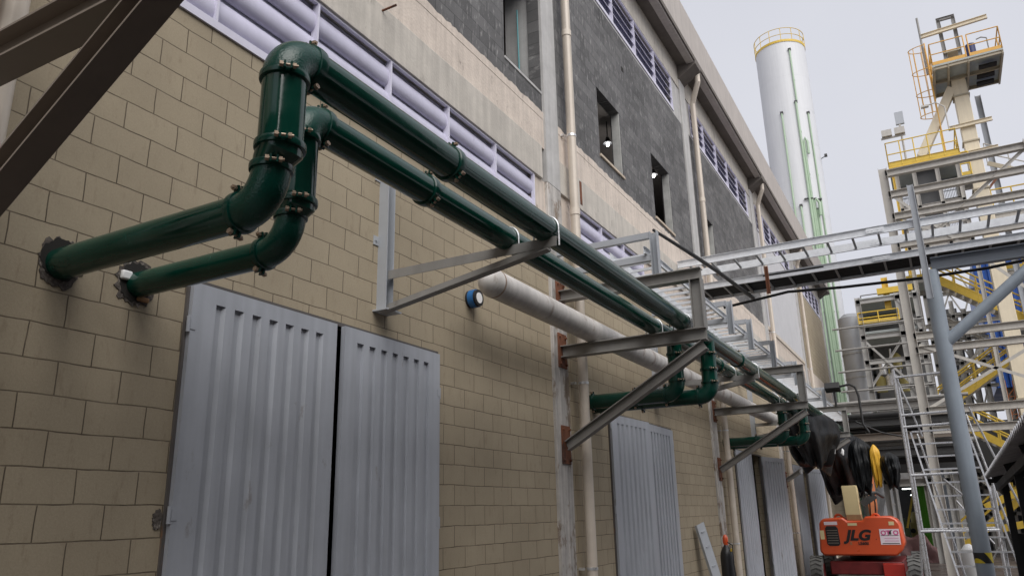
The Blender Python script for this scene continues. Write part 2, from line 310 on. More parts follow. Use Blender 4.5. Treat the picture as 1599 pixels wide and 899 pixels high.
def hazard():
    mt = bpy.data.materials.new('hazard_tape'); mt.use_nodes = True; N = mt.node_tree.nodes; K = mt.node_tree.links; b = N['Principled BSDF']
    tc = N.new('ShaderNodeTexCoord'); w = N.new('ShaderNodeTexWave'); w.bands_direction = 'DIAGONAL'; w.inputs['Scale'].default_value = 1.6; K.new(tc.outputs['Object'], w.inputs['Vector'])
    r = N.new('ShaderNodeValToRGB'); r.color_ramp.interpolation = 'CONSTANT'; r.color_ramp.elements[0].color = (0.02,0.02,0.02,1); r.color_ramp.elements[1].position = 0.42; r.color_ramp.elements[1].color = (0.65,0.5,0.03,1)
    K.new(w.outputs['Fac'], r.inputs['Fac']); K.new(r.outputs[0], b.inputs['Base Color']); b.inputs['Roughness'].default_value = 0.5; return mt
M['hazard'] = hazard()
M['paleyellow'] = pmat('pale_yellow_label', (0.72, 0.62, 0.35), 0.5, var=0.05)
M['pinkpale'] = pmat('pale_pink_ink', (0.72, 0.45, 0.58), 0.5, var=0.03)
M['boomorange'] = pmat('dull_orange_paint', (0.42, 0.13, 0.04), 0.5, var=0.2, scale=5)
M['darkmetal'] = pmat('dark_metal', (0.055, 0.055, 0.055), 0.5, var=0.2, scale=5)
M['beigedark'] = pmat('beige_flange', (0.40, 0.35, 0.26), 0.6, var=0.1)
M['motorblue'] = pmat('navy_motor', (0.02, 0.03, 0.12), 0.4)
M['casingdark'] = pmat('dark_grey_casing', (0.10, 0.10, 0.10), 0.6, var=0.2, scale=2)
M['lightsteelb'] = pmat('pale_steel_paint', (0.42, 0.41, 0.39), 0.5, var=0.08, scale=2)
M['tankgrey'] = pmat('tank_grey', (0.46, 0.47, 0.49), 0.4, metal=0.3, var=0.06)
M['tankdark'] = pmat('tank_dark_grey', (0.22, 0.22, 0.23), 0.4, metal=0.2, var=0.1)
M['yellowdull'] = pmat('dull_yellow', (0.36, 0.30, 0.10), 0.5, var=0.15)
M['machinegreen'] = pmat('machine_green', (0.10, 0.14, 0.07), 0.5, var=0.15)
M['darkclad'] = pmat('dark_cladding', (0.045, 0.045, 0.045), 0.75, var=0.3, scale=1.5)
M['mauve'] = pmat('reddish_cover', (0.17, 0.09, 0.09), 0.8, var=0.25, scale=3)
M['redpaint'] = pmat('red_paint', (0.42, 0.03, 0.02), 0.4, var=0.15)
M['addedwall'] = pmat('added_building_wall', (0.10, 0.10, 0.10), 0.8, var=0.15, scale=1)  # wall colour of the unseen added shed, kept dark for the reflections
M['steelfar'] = pmat('pale_grey_beige_steel', (0.50, 0.475, 0.435), 0.55, var=0.10, scale=2, streak=0.12, spot=(0.28, 0.24, 0.20), spotamt=0.1)
M['louvreblade'] = pmat('louvre_blade_paint', (0.58, 0.565, 0.70), 0.35, var=0.06, scale=2, streak=0.06)
M['backdark'] = pmat('upper_louvre_glass', (0.16, 0.16, 0.24), 0.3, var=0.1, scale=1)
# ------------------------------------------------------------------ ground
g = MB(); g.box(-400, 400, -200, 800, GZ-0.3, GZ); struct('ground', g, 'ground')

# ------------------------------------------------------------------ the long industrial building on the left (its face is the plane x = 0)
B = thing('industrial_building', (0,0,0), 'long block-walled industrial building with tan lower wall, dark grey upper wall and concrete eaves', 'building')
def wall(name, mat, y0, y1, z0, z1, holes=(), x=0.0, t=0.19, lab=None):
    ys = sorted({y0, y1} | {min(max(h[i], y0), y1) for h in holes for i in (0,1)})
    zs = sorted({z0, z1} | {min(max(h[i], z0), z1) for h in holes for i in (2,3)})
    ins = lambda i, j: 0 <= i < len(ys)-1 and 0 <= j < len(zs)-1 and not any(h[0]-1e-6 <= (ys[i]+ys[i+1])/2 <= h[1]+1e-6 and h[2]-1e-6 <= (zs[j]+zs[j+1])/2 <= h[3]+1e-6 for h in holes)
    mb = MB(); bm = mb.bm; cache = {}
    def V(X, a, b):
        k = (X, a, b)
        if k not in cache: cache[k] = bm.verts.new((X, a, b))
        return cache[k]
    for i in range(len(ys)-1):
        for j in range(len(zs)-1):
            if not ins(i, j): continue
            a, b, c, d = ys[i], ys[i+1], zs[j], zs[j+1]
            bm.faces.new((V(x,a,c),V(x,b,c),V(x,b,d),V(x,a,d))); bm.faces.new((V(x-t,a,c),V(x-t,a,d),V(x-t,b,d),V(x-t,b,c)))
            if not ins(i-1,j): bm.faces.new((V(x,a,c),V(x,a,d),V(x-t,a,d),V(x-t,a,c)))
            if not ins(i+1,j): bm.faces.new((V(x,b,c),V(x-t,b,c),V(x-t,b,d),V(x,b,d)))
            if not ins(i,j-1): bm.faces.new((V(x,a,c),V(x-t,a,c),V(x-t,b,c),V(x,b,c)))
            if not ins(i,j+1): bm.faces.new((V(x,a,d),V(x,b,d),V(x-t,b,d),V(x-t,a,d)))
    o = mb.build(name, mat, B, smooth=False)
    if lab: o['label'] = lab
    return o
DOORS = [(3.37, 6.43, 3.24), (11.05, 14.15, 3.10), (19.05, 22.15, 3.05), (27.0, 30.1, 3.05)]
YE = 41.8
wall('block_wall', 'tan', -6, YE, GZ, 5.25, [(a, b, GZ, t) for a, b, t in DOORS], lab='tan painted concrete block lower wall')
LV = [(2.3, 8.8), (10.2, 13.3)]
wall('louvre_band_wall', 'pink', -6, YE, 5.25, 6.2, [(a, b, 5.25, 6.2) for a, b in LV], x=-0.004, lab='cream rendered band at louvre height')
wall('rendered_band', 'pink', -6, YE, 6.72, 7.3, x=0.012, lab='pinkish rendered band above the concrete beam')
# ragged lower edge of the dark blocks / rendered band
e = MB(); random.seed(3); pts = [(-6.0, 7.26)]
y = -6.0
while y < 33: y += random.uniform(0.03, 0.12); pts.append((y, 7.305 + random.uniform(-0.008, 0.03)))
e.prism(pts + [(y, 7.2), (-6.0, 7.2)], 'x', 0.0, 0.016); e.build('mortar_edge', 'pink', B, smooth=False)
DW = [(11.42, 12.55, 7.62, 8.95), (14.35, 15.6, 7.45, 8.9), (18.15, 19.35, 7.55, 8.9)]
wall('dark_block_wall', 'darkblock', -6, 25.1, 7.3, 10.85, DW + [(8.02, 9.13, 7.66, 9.6)], lab='bare dark grey concrete block upper wall')
wall('plaster_panel', 'plaster', 25.1, 33.05, 7.3, 10.85, lab='smooth pale plastered wall panel')
wall('far_block_wall', 'tan', 33.05, YE, 7.3, 10.85, lab='tan block upper wall at far end')
s = MB(); s.box(0, 0.05, 25.55, 33.05, 7.3, 7.42); s.build('ledge', 'cream', B, smooth=False)
# concrete beams between the columns
COLS = [1.15, 9.15, 17.1, 25.1, 33.05, 41.3]
spans = [(-6, 1.15)] + [(COLS[i]+0.45, COLS[i+1]) for i in range(5)]
for i, (a, b) in enumerate(spans):
    q = MB(); q.box(-0.19, 0.035 if i < 3 else 0.02, a, b - (0.12 if i == 1 else 0), 6.2, 6.72); q.build('concrete_beam', 'concrete', B, bevel=0.006)
    q = MB(); q.box(-0.19, 0.02, a, b, 11.85, 12.5); q.build('eaves_beam', 'concrete', B)
for c in COLS:
    q = MB(); q.box(-0.6, 0.045, c, c+0.45, 6.2, 12.5); q.build('column', 'coldconcrete', B, bevel=0.01)
    q = MB(); q.box(-0.6, 0.045, c, c+0.45, GZ, 6.2); q.build('column', 'peel', B, bevel=0.01)
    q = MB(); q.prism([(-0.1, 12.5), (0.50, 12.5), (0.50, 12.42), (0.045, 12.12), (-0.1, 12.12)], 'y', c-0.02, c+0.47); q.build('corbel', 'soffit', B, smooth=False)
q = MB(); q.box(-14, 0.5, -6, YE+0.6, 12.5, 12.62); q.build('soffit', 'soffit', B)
q = MB(); q.prism([(0.28, 12.46), (0.46, 12.46), (0.46, 13.78), (0.28, 13.78)], 'y', -6, YE+0.6); o = q.build('roof_fascia', 'fascia', B, bevel=0.01); o['label'] = 'pale precast concrete eaves fascia'
q = MB(); q.box(-0.19, 0.0, -6, YE, 10.85, 10.9); q.build('sill', 'coldconcrete', B)
q = MB(); q.box(-14, 0.28, -6, YE+0.6, 13.3, 13.5); q.build('roof', 'fascia', B)
q = MB(); q.box(-14.2, -14, -6, YE, GZ, 12.5); q.box(-14, -0.19, YE-0.2, YE, GZ, 12.5); q.box(-14, -0.19, -6, -5.8, GZ, 12.5); o = q.build('outer_wall', 'wallgrey', B); o['label'] = 'plain rear and end walls'
q = MB(); q.box(-13.9, -0.7, -5.7, YE-0.3, 6.3, 6.5); q.build('upper_floor', 'soffit', B)
# partition seen through the half open doors
for a in (19.0, 27.0):
    q = MB(); q.box(-3.2, -3.05, a-0.5, a+9, GZ, 3.6); q.build('partition', 'palewall', B)

# windows of the dark wall: empty openings with a pale timber sill and a reveal lining
for (a, b, c, d) in DW:
    w = MB(); w.box(-0.17, 0.03, a-0.02, b+0.02, c-0.05, c); w = w.build('window_sill', 'boardwood', B, bevel=0.004)
    q = MB(); q.box(-0.16, -0.01, b-0.03, b-0.002, c, d-0.002); q.build('window_reveal', 'wallgrey', B)
q = MB(); q.box(-0.19, 0.012, 8.02, 9.13, 7.62, 7.66); q.build('window_sill', 'coldconcrete', B)
q = MB(); q.tube([(-0.35, 9.1, 9.2), (-0.33, 9.09, 8.0)], 0.012, 8); o = q.build('conduit', 'tealpipe', B)
# far room wall seen in the windows
q = MB(); q.box(-5.2, -5.05, -5, 40, 6.5, 12.4); q.build('inner_wall', 'plaster', B)

# louvre windows
def louvre(y0, y1, z0, z1, n, pitch, mats=('louvre','louvreglass'), deep=0.07):
    fr = MB(); f = 0.05
    fr.box(-0.03, 0.02, y0, y1, z0, z0+f*1.4); fr.box(-0.03, 0.012, y0, y1, z1-f*0.5, z1)
    fr.box(-0.03, 0.016, y0, y0+f*0.6, z0+f*1.4, z1-f*0.5); fr.box(-0.03, 0.016, y1-f*0.6, y1, z0+f*1.4, z1-f*0.5)
    F = fr.build('louvre_window', mats[0], B)
    k = max(1, round((y1-y0)/pitch)); d = (y1-y0)/k
    for i in range(1, k):
        mu = MB(); mu.box(-0.06, 0.018, y0+i*d-0.010, y0+i*d+0.010, z0+f*1.4, z1-f*0.5); mu.build('mullion', mats[0], F)
    sl_ = MB(); hgt = (z1-z0-0.12)/n
    for i in range(n):
        zc = z0 + 0.09 + hgt*(i+0.5)
        if z0 > 9:
            sl_.prism([(-0.006, zc-hgt*0.40), (-0.006, zc-hgt*0.32), (-0.07, zc+hgt*0.24), (-0.09, zc+hgt*0.20)], 'y', y0+0.03, y1-0.03); continue
        h_ = hgt; prof = [(-0.062, -0.50), (-0.040, -0.47), (-0.020, -0.40), (-0.008, -0.30), (-0.003, -0.18), (-0.004, -0.05), (-0.012, 0.08), (-0.026, 0.20), (-0.044, 0.30), (-0.062, 0.36)]
        sl_.prism([(x, zc+z*h_) for x, z in prof] + [(x-0.006, zc+z*h_) for x, z in prof[::-1]], 'y', y0+0.03, y1-0.03)
    sl_.build('louvre_blades', 'louvreblade', F)
    gl = MB(); gl.box(-deep-0.03, -deep-0.01, y0+0.01, y1-0.01, z0+0.01, z1-0.01); gl.build('backing', mats[1] if z0 < 9 else 'backdark', F)
louvre(2.3, 8.8, 5.25, 6.2, 3, 1.09, deep=0.07)
louvre(10.2, 13.3, 5.25, 6.2, 3, 1.06, deep=0.07)
for a, b in ((1.6, 9.15), (9.9, 16.45), (17.95, 24.6), (25.9, 32.4), (33.9, 40.9)):
    louvre(a, b, 10.9, 11.85, 4, 1.25, deep=0.12)
for a, b in ((9.6, 9.9), (16.45, 17.1), (17.55, 17.95), (24.6, 25.1), (25.55, 25.9), (32.4, 33.05), (33.5, 33.9), (40.9, 41.3)):
    q = MB(); q.box(-0.19, 0, a, b, 10.9, 11.85); q.build('infill', 'coldconcrete', B)

# doors
def leaf(y0, w, zb, zt, hinge_right, ang, n=7, mat='door', latch=False):
    """corrugated sheet leaf; local y from the hinge side"""
    mb = MB(); t = 0.026; m0 = 0.20; m1 = 0.08; pw = (w-m0-m1)/n; zT = zt-0.12
    mb.box(-0.02, 0.0, 0, w, zb, zt)
    mb.box(0.0, t, 0, w, zT, zt); mb.box(0, t, 0, m0, zb, zT); mb.box(0, t, w-m1*0.5, w, zb, zT)
    for k in range(n):
        a = m0 + k*pw
        # recess at a..a+0.4 pw, then a raised strip with sloping flanks
        mb.prism([(0, a+pw*0.36), (t, a+pw*0.50), (t, a+pw*0.98 if k < n-1 else w-m1*0.5), (0, a+pw*1.0 if k < n-1 else w-m1*0.5)], 'z', zb, zT)
    bmesh.ops.recalc_face_normals(mb.bm, faces=mb.bm.faces)
    if hinge_right:
        for v in mb.bm.verts: v.co.y = w - v.co.y - w
        bmesh.ops.reverse_faces(mb.bm, faces=mb.bm.faces)
    if abs(ang) > 1.6:
        for v in mb.bm.verts: v.co.x = -v.co.x
        bmesh.ops.reverse_faces(mb.bm, faces=mb.bm.faces)
    rot = Matrix.Rotation(ang, 4, 'Z')
    bmesh.ops.transform(mb.bm, matrix=Matrix.Translation((0.03, y0, 0)) @ rot, verts=mb.bm.verts)
    return mb, Matrix.Translation((0.03, y0, 0)) @ rot
def add_door(y0, y1, zt, a1, a2, lab, n=7, mat='door', mat2=None):
    w = (y1-y0)/2 - 0.064
    fr = MB(); fr.box(-0.05, 0.022, y0, y0+0.035, GZ, zt); fr.box(-0.05, 0.022, y1-0.035, y1, GZ, zt); fr.box(-0.05, 0.018, y0+0.035, y1-0.035, zt-0.035, zt)
    D = fr.build('door', 'darkframe', B); D['label'] = lab
    mb, mt = leaf(y0+0.02, w, GZ+0.05, zt-0.035, False, -a1, n); l1 = mb.build('door_leaf', mat, D, smooth=False)
    mb, mt2 = leaf(y1-0.02, w, GZ+0.05, zt-0.035, True, a2, n); l2 = mb.build('door_leaf', mat2 or mat, D, smooth=False)
    for z in (0.3, 1.6, 2.85):
        h = MB(); h.tube([(0.045, y0+0.012, z), (0.045, y0+0.012, z+0.11)], 0.014, 8); h.box(0.03, 0.06, y0+0.02, y0+0.06, z+0.02, z+0.09); h.build('hinge', mat, D)
        h = MB(); h.tube([(0.045, y1-0.012, z-0.1), (0.045, y1-0.012, z+0.01)], 0.014, 8); h.box(0.03, 0.06, y1-0.06, y1-0.02, z-0.08, z-0.01); h.build('hinge', mat, D)
    la = MB(); la.box(0.064, 0.095, (y0+y1)/2-0.06, (y0+y1)/2+0.03, 0.75, 0.80); la.tube([(0.09, (y0+y1)/2-0.01, 0.78), (0.09, (y0+y1)/2-0.01, 0.66)], 0.018, 8); la.build('latch', 'rust', D)
    return D
add_door(*DOORS[0], R_(0.0), R_(0.5), 'large grey corrugated double door below the hanging bracket, nearest')
add_door(*DOORS[1], R_(3.5), R_(1.0), 'grey corrugated double door with a dark gap and latch')
add_door(*DOORS[2], R_(2.0), R_(168), 'grey corrugated double door standing half open')
add_door(*DOORS[3], R_(2.0), R_(168), 'farther grey corrugated double door standing half open')

# downpipes
for c in (1.93, 9.86, 17.86, 25.8, 33.8):
    q = MB(); q.tube([(0.145, c, GZ), (0.145, c, 11.75)] + [(0.145+0.25*k/4, c-0.25*(k/4), 11.75+0.42*k/4+0.02) for k in range(1, 5)] + [(0.395, c-0.25, 12.5)], 0.070, 18)
    for z in (2.7, 5.9, 9.0): q.tube([(0.145, c, z), (0.145, c, z+0.10)], 0.078, 18)
    dp = q.build('downpipe', 'cream', B)
    for z in (0.9, 3.35, 7.2):
        k = MB(); k.tube([(0.145, c, z), (0.145, c, z+0.035)], 0.076, 16); k.box(0.0, 0.07, c-0.12, c-0.07, z, z+0.03); k.build('clamp', 'alu', dp)

# small marks of the band: a broken slot with an orange frame, bolts
q = MB(); q.box(0.013, 0.03, 10.22, 10.34, 6.22, 6.66); q.build('cable_slot', 'dark', B)
q = MB(); q.box(0.02, 0.04, 10.34, 10.42, 6.28, 6.68); q.build('slot_frame', 'rust', B)
# chipped notch beside the first door
def blob(y, z, ry, rz, mat, name, parent, depth=0.006, seed=1, n=46, jag=0.16, x=0.0):
    rnd = random.Random(seed); mb = MB(); poly = []
    for k in range(n):
        a = 2*math.pi*k/n; r = 1 + rnd.uniform(-jag, jag)
        poly.append((y+ry*r*math.cos(a), z+rz*r*math.sin(a)))
    mb.prism(poly, 'x', x-0.02, x+depth); o = mb.build(name, mat, parent, smooth=False); return o
blob(3.33, 1.63, 0.035, 0.06, 'chipped', 'chipped_notch', B, seed=5)
blob(2.49, 3.10, 0.140, 0.150, 'chipped', 'chipped_opening', B, seed=11, jag=0.13)
blob(2.99, 3.10, 0.145, 0.155, 'chipped', 'chipped_opening', B, seed=12, jag=0.13)
blob(2.49, 3.12, 0.118, 0.128, 'dark', 'opening_shadow', B, depth=0.010, seed=13, jag=0.08)
blob(2.985, 3.105, 0.118, 0.13, 'dark', 'opening_shadow', B, depth=0.010, seed=14, jag=0.08)
q = MB(); q.box(0.0, 0.035, 2.87, 2.94, 3.10, 3.16); q.build('wedge', 'white', B, bevel=0.01)
q = MB(); q.box(0.0, 0.02, 3.0, 3.09, 2.985, 3.02); q.build('wedge', 'wood', B, bevel=0.01)
# rebar stub and small dark hole in the upper wall
q = MB(); q.tube([(0.03, 5.35, 6.66), (0.20, 5.37, 6.68)], 0.012, 8); q.build('rebar_stub', 'rust', B)
q = MB(); q.box(0.0, 0.004, 12.85, 12.97, 10.06, 10.16); q.build('small_hole', 'dark', B)

# lamps burning inside
for (x, y, z) in ((-2.6, 18.8, 11.75), (-2.2, 21.65, 11.8)):
    T = thing('ceiling_lamp', (x, y, z+0.7), 'lit round lamp glimpsed through the ' + ('first square' if y < 20 else 'second square') + ' opening of the dark wall', 'lamp', 'lamps inside the building')
    q = MB(); q.tube([(x, y, z+0.02), (x, y, z+0.12), (x, y, z+0.2)], [0.13, 0.07, 0.05], 16); q.build('lamp_shade', 'black', T)
    q = MB(); q.tube([(x, y, z+0.2), (x, y, z+0.72)], 0.015, 6); q.build('hanger_rod', 'black', T)
    q = MB(); q.tube([(x, y, z-0.06), (x, y, z+0.018)], [0.03, 0.045], 16); q.build('bulb', 'lamp', T)
    pl = bpy.data.lights.new('lamp_light', 'POINT'); pl.energy = 25; pl.shadow_soft_size = 0.12; po = bpy.data.objects.new('lamp_light', pl); C.objects.link(po); po.parent = T; po.location = (0, 0, -0.85)
# ------------------------------------------------------------------ bracket portals on the wall columns
def portal(y, label, mat, ext=0.0, near=False):
    za = 0.06 if near else 0.0
    T = thing('bracket_frame', (0.045, y, 2.3), label, 'bracket', 'steel bracket frames carrying the pipes')
    q = MB(); q.hbeam((0.06, y, 3.74+za), (2.06+ext, y, 3.74+za), 0.15, 0.16); q.build('lower_arm', mat, T, smooth=False)
    q = MB(); q.hbeam((0.06, y, 4.53+za), (2.06+ext, y, 4.53+za), 0.15, 0.15); q.build('upper_arm', mat, T, smooth=False)
    q = MB(); q.hbeam((1.985+ext, y, 3.822), (1.985+ext, y, 4.453), 0.15, 0.15, up=(1,0,0)); q.build('post', mat, T, smooth=False)
    q = MB(); q.hbeam((0.07, y, 2.57 if near else 2.47), (2.02, y, 3.82) if near else (2.02, y, 3.60), 0.13, 0.13); q.build('brace', mat, T, smooth=False)
    for z, h in ((2.49, 0.25), (3.76, 0.24), (4.53, 0.22)):
        q = MB(); q.box(0.045, 0.062, y-0.13, y+0.13, z-h, z+h)
        q.build('wall_plate', 'rust', T, bevel=0.003)
        for dy in (-0.09, 0.09):
            for dz in (-h+0.05, h-0.05):
                n = MB(); n.tube([(0.062, y+dy, z+dz), (0.085, y+dy, z+dz)], 0.017, 6)
                n.build('bolt', 'rust', T)
    return T
PLAB = {1.67: 'steel bracket frame in shade-darkened brown crossing the top left corner, nearest', 9.4: 'grey steel bracket frame on rusty plates where the cable ladder starts',
        17.4: 'second complete grey steel bracket frame, past the half hidden corrugated door', 25.4: 'third grey steel bracket frame by the floodlight, over black plastic', 33.3: 'farthest grey steel bracket frame behind the tarpaulins'}
for y, lab in PLAB.items(): portal(y, lab, 'steelbrownshade' if y < 5 else 'steel', 0.10 if y < 5 else 0, y < 5)  # nearest frame's brown carries the shade of its unlit underside

# lighter hanging brackets between the columns
def hanging(y, label):
    T = thing('wall_bracket', (0, y, 3.44), label, 'bracket', 'light grey brackets between the columns')
    q = MB(); q.channel((0.055, y, 3.46), (0.055, y, 4.84), 0.11, 0.11, 0.008, up=(0,1,0)); q.build('wall_channel', 'lightsteel', T, smooth=False)
    q = MB(); q.box(0.0, 0.17, y-0.11, y+0.11, 3.44, 3.455); q.build('base_plate', 'lightsteel', T)
    for z in (4.14, 4.80):
        for s_ in (-1, 1):
            q = MB(); q.box(0, 0.01, y+s_*0.058, y+s_*0.13, z-0.045, z+0.045); q.tube([(0.01, y+s_*0.10, z), (0.022, y+s_*0.10, z)], 0.012, 6); q.build('lug', 'lightsteel', T)
    q = MB(); q.angle((0.10, y+0.02, 3.80), (1.86, y+0.02, 3.80), 0.08, 0.085, 0.009, top=1); q.build('arm', 'steel', T, smooth=False)
    q = MB(); q.angle((0.06, y-0.05, 3.465), (1.80, y-0.05, 3.76), 0.085, 0.09, 0.009, top=-1, side=-1); q.build('brace', 'steel', T, smooth=False)
    return T
hanging(5.49, 'light grey hanging bracket above the large double door')
hanging(13.4, 'light grey hanging bracket behind the first bracket frame, over the dirty white pipe')
hanging(21.4, 'light grey hanging bracket in front of the black plastic')

# ------------------------------------------------------------------ green pipelines
def ring(P, c, axis, r, bolts=(0.8, 2.4), name='coupling', w=0.042):
    """grooved coupling round the pipe with two bolted lugs"""
    c = Vector(c); a = Vector(axis).normalized(); q = MB()
    q.tube([c-a*w/2, c-a*w*0.42, c-a*w*0.15, c+a*w*0.15, c+a*w*0.42, c+a*w/2], [r+0.005, r+0.014, r+0.016, r+0.016, r+0.014, r+0.005], 32)
    u = Vector((0,0,1)) if abs(a.z) < 0.9 else Vector((1,0,0)); u = (u-a*u.dot(a)).normalized(); v = a.cross(u)
    for t in bolts:
        d = u*math.cos(t)+v*math.sin(t); e = a.cross(d)
        for s_ in (-1, 1): q.beam(c+d*(r+0.012)+e*0.016*s_, c+d*(r+0.045)+e*0.016*s_, 0.010, 0.038, up=a)
    o = q.build(name, 'greendark', P)
    for t in bolts:
        d = u*math.cos(t)+v*math.sin(t); e = a.cross(d); k = MB()
        k.tube([c+d*(r+0.033)-e*0.042, c+d*(r+0.033)+e*0.050], 0.0075, 8)
        k.tube([c+d*(r+0.033)-e*0.042, c+d*(r+0.033)-e*0.024], 0.016, 6); k.tube([c+d*(r+0.033)+e*0.024, c+d*(r+0.033)+e*0.040], 0.016, 6)
        k.build('bolt', 'brass', o)
    return o
def elbow(P, c, u, v, rad, r, n=10):
    """quarter bend centred on c: starts at c+u*rad going along v"""
    q = MB(); q.tube(arc(c, 0, math.pi/2, rad, u, v, n), r+0.004, 32); return q.build('elbow', 'greencast', P)
def ubolt(P, c, r, y):
    q = MB(); pts = [(c[0]+ (r+0.008)*math.cos(a), y, c[1]+(r+0.008)*math.sin(a)) for a in [math.pi*k/14 for k in range(15)]]
    q.tube([(c[0]+r+0.008, y, c[1]-r-0.05)] + pts + [(c[0]-r-0.008, y, c[1]-r-0.05)], 0.008, 8)
    q.build('u_bolt', 'alu', P)
def pipeline(lab, x0, x, y0, z1, rw, rr, rtop, zl, zr0, zr1, ztop, cups, drops, yend):
    zrun = z1; T = thing('green_pipeline', (0, y0, 3.09), lab, 'pipe', 'green pipelines')
    er = 0.19
    q = MB(); q.tube([(-0.25, y0, 3.09), (x0-er, y0, 3.09)], rw, 32); q.build('wall_pipe', 'green', T)
    elbow(T, (x0-er, y0, 3.09+er), (0,0,-1), (1,0,0), er, rw)
    ring(T, (x0-er, y0, 3.09), (1,0,0), rw, (math.pi*0.93, 0.2))
    zc = 3.09+er
    ring(T, (x0, y0, zc+0.005), (0,0,1), rw, (5.6, 2.6))
    q = MB(); q.tube([(x0, y0, zc), (x0, y0, zr0-0.01), (x, y0, zr1-0.02), (x, y0, zr1+0.03)], [rw+0.002, rw+0.002, rr+0.003, rr+0.003], 32); q.build('reducer', 'green', T)
    ring(T, (x, y0, zr1), (0,0,1), rr, (5.6, 2.6))
    et = zrun - ztop
    q = MB(); q.tube([(x, y0, zr1), (x, y0, ztop)], rr, 36); q.build('riser', 'green', T)
    ring(T, (x, y0, ztop-0.005), (0,0,1), rr, (5.6, 2.4))
    q = MB(); pts = arc((x, y0+et, ztop), 0, math.pi/2, et, (0,-1,0), (0,0,1), 12); q.tube(pts, [rr+0.005+(rtop-rr)*k/12 for k in range(13)], 36); q.build('elbow', 'greencast', T)
    ring(T, (x, y0+et+0.01, zrun), (0,1,0), rtop, (0.0, 2.9), w=0.06)
    ys = [y0+et] + list(cups) + [yend]
    for a, b in zip(ys, ys[1:]):
        q = MB(); q.tube([(x, a, zrun), (x, b, zrun)], rtop, 32); q.build('run_pipe', 'green', T)
    for c in cups: ring(T, (x, c, zrun), (0,1,0), rtop, (0.15, 2.5), w=0.07)
    for y in (5.49, 9.4, 13.4, 17.4, 21.4): ubolt(T, (x, zrun), rtop, y+0.02)
    for yd, zd in drops:
        rb = rtop*0.98; q = MB(); q.tube([(x, yd, zrun), (x, yd, zd+0.17)], rb, 28); q.build('branch_riser', 'green', T)
        ring(T, (x, yd, zrun-0.22), (0,0,1), rb, (5.4, 2.4)); ring(T, (x, yd, zd+0.36), (0,0,1), rb, (5.4, 2.4)); ring(T, (x, yd, zd+0.18), (0,0,1), rb, (5.4, 2.4))
        elbow(T, (x-0.17, yd, zd+0.17), (1,0,0), (0,0,-1), 0.17, rb)
        q = MB(); q.tube([(x-0.17, yd, zd), (-0.2, yd, zd)], rb, 28); q.build('branch_pipe', 'green', T)
        ring(T, (x-0.17, yd, zd), (1,0,0), rb, (0.2, 3.3)); ring(T, (0.75, yd, zd), (1,0,0), rb, (0.2, 3.3)); ring(T, (0.12, yd, zd), (1,0,0), rb, (0.2, 3.3))
    return T
pipeline('outer, larger dark green pipe turning up from the wall and running along the facade', 1.70, 1.75, 2.49, 3.93, 0.094, 0.113, 0.111, 3.09, 3.33, 3.39, 3.78, (4.02, 9.95, 12.4, 18.0, 24.0), ((10.55, 3.13), (18.6, 3.10)), 31)
pipeline('inner, thinner dark green pipe nearer the wall, below the large one', 1.33, 1.372, 3.0, 3.918, 0.083, 0.104, 0.105, 3.09, 3.30, 3.36, 3.77, (4.28, 10.0, 12.6, 18.2, 24.3), ((10.25, 3.15), (18.2, 3.12)), 31)

# ------------------------------------------------------------------ dirty white pipe
T = thing('white_pipe', (0.5, 6.6, 3.98), 'dirty white capped pipe lying on the brackets close to the wall', 'pipe')
q = MB(); q.tube([(0.5, 6.76, 3.98), (0.5, 22.0, 3.98)], 0.152, 40); q.build('pipe_body', 'whitepipe', T)
q = MB(); n = 8; q.tube([(0.5, 6.76-0.20*math.sin(math.pi/2*(1-k/n)), 3.98) for k in range(n+1)], [0.152*math.cos(math.pi/2*(1-k/n))+0.001 for k in range(n+1)], 40); q.build('end_cap', 'whitepipe', T)
q = MB(); q.tube([(0.5, 22.0+0.12*math.sin(math.pi/2*k/n), 3.98) for k in range(n+1)], [0.152*math.cos(math.pi/2*k/n)+0.001 for k in range(n+1)], 40); q.build('end_cap', 'whitepipe', T)
q = MB(); q.tube([(0.5, 6.76, 3.98), (0.5, 6.765, 3.98), (0.5, 6.785, 3.98), (0.5, 6.79, 3.98)], [0.151, 0.1555, 0.1555, 0.151], 40); q.build('weld_band', 'weld', T)
for y in (12.9, 18.8):
    q = MB(); q.tube([(0.5, y, 3.98), (0.5, y+0.004, 3.98), (0.5, y+0.012, 3.98), (0.5, y+0.016, 3.98)], [0.151, 0.1545, 0.1545, 0.151], 40); q.build('weld_band', 'whitepipe', T)

# blue and black pipe stub in the wall
T = thing('pipe_stub', (0, 7.08, 3.955), 'short blue and black pipe stub with white inside sticking out of the tan wall', 'pipe stub')
q = MB(); q.tube([(0.0, 7.08, 3.955), (0.03, 7.08, 3.955)], 0.098, 28); q.build('flange', 'black', T)
q = MB(); q.tube([(0.03, 7.08, 3.955), (0.10, 7.08, 3.955)], 0.104, 28); q.build('band', 'blue', T)
q = MB(); q.tube([(0.10, 7.08, 3.955), (0.13, 7.08, 3.955)], 0.095, 28); q.build('socket', 'black', T)
q = MB(); q.tube([(0.13, 7.08, 3.955), (0.134, 7.08, 3.955)], 0.062, 24); q.build('lining', 'white', T)

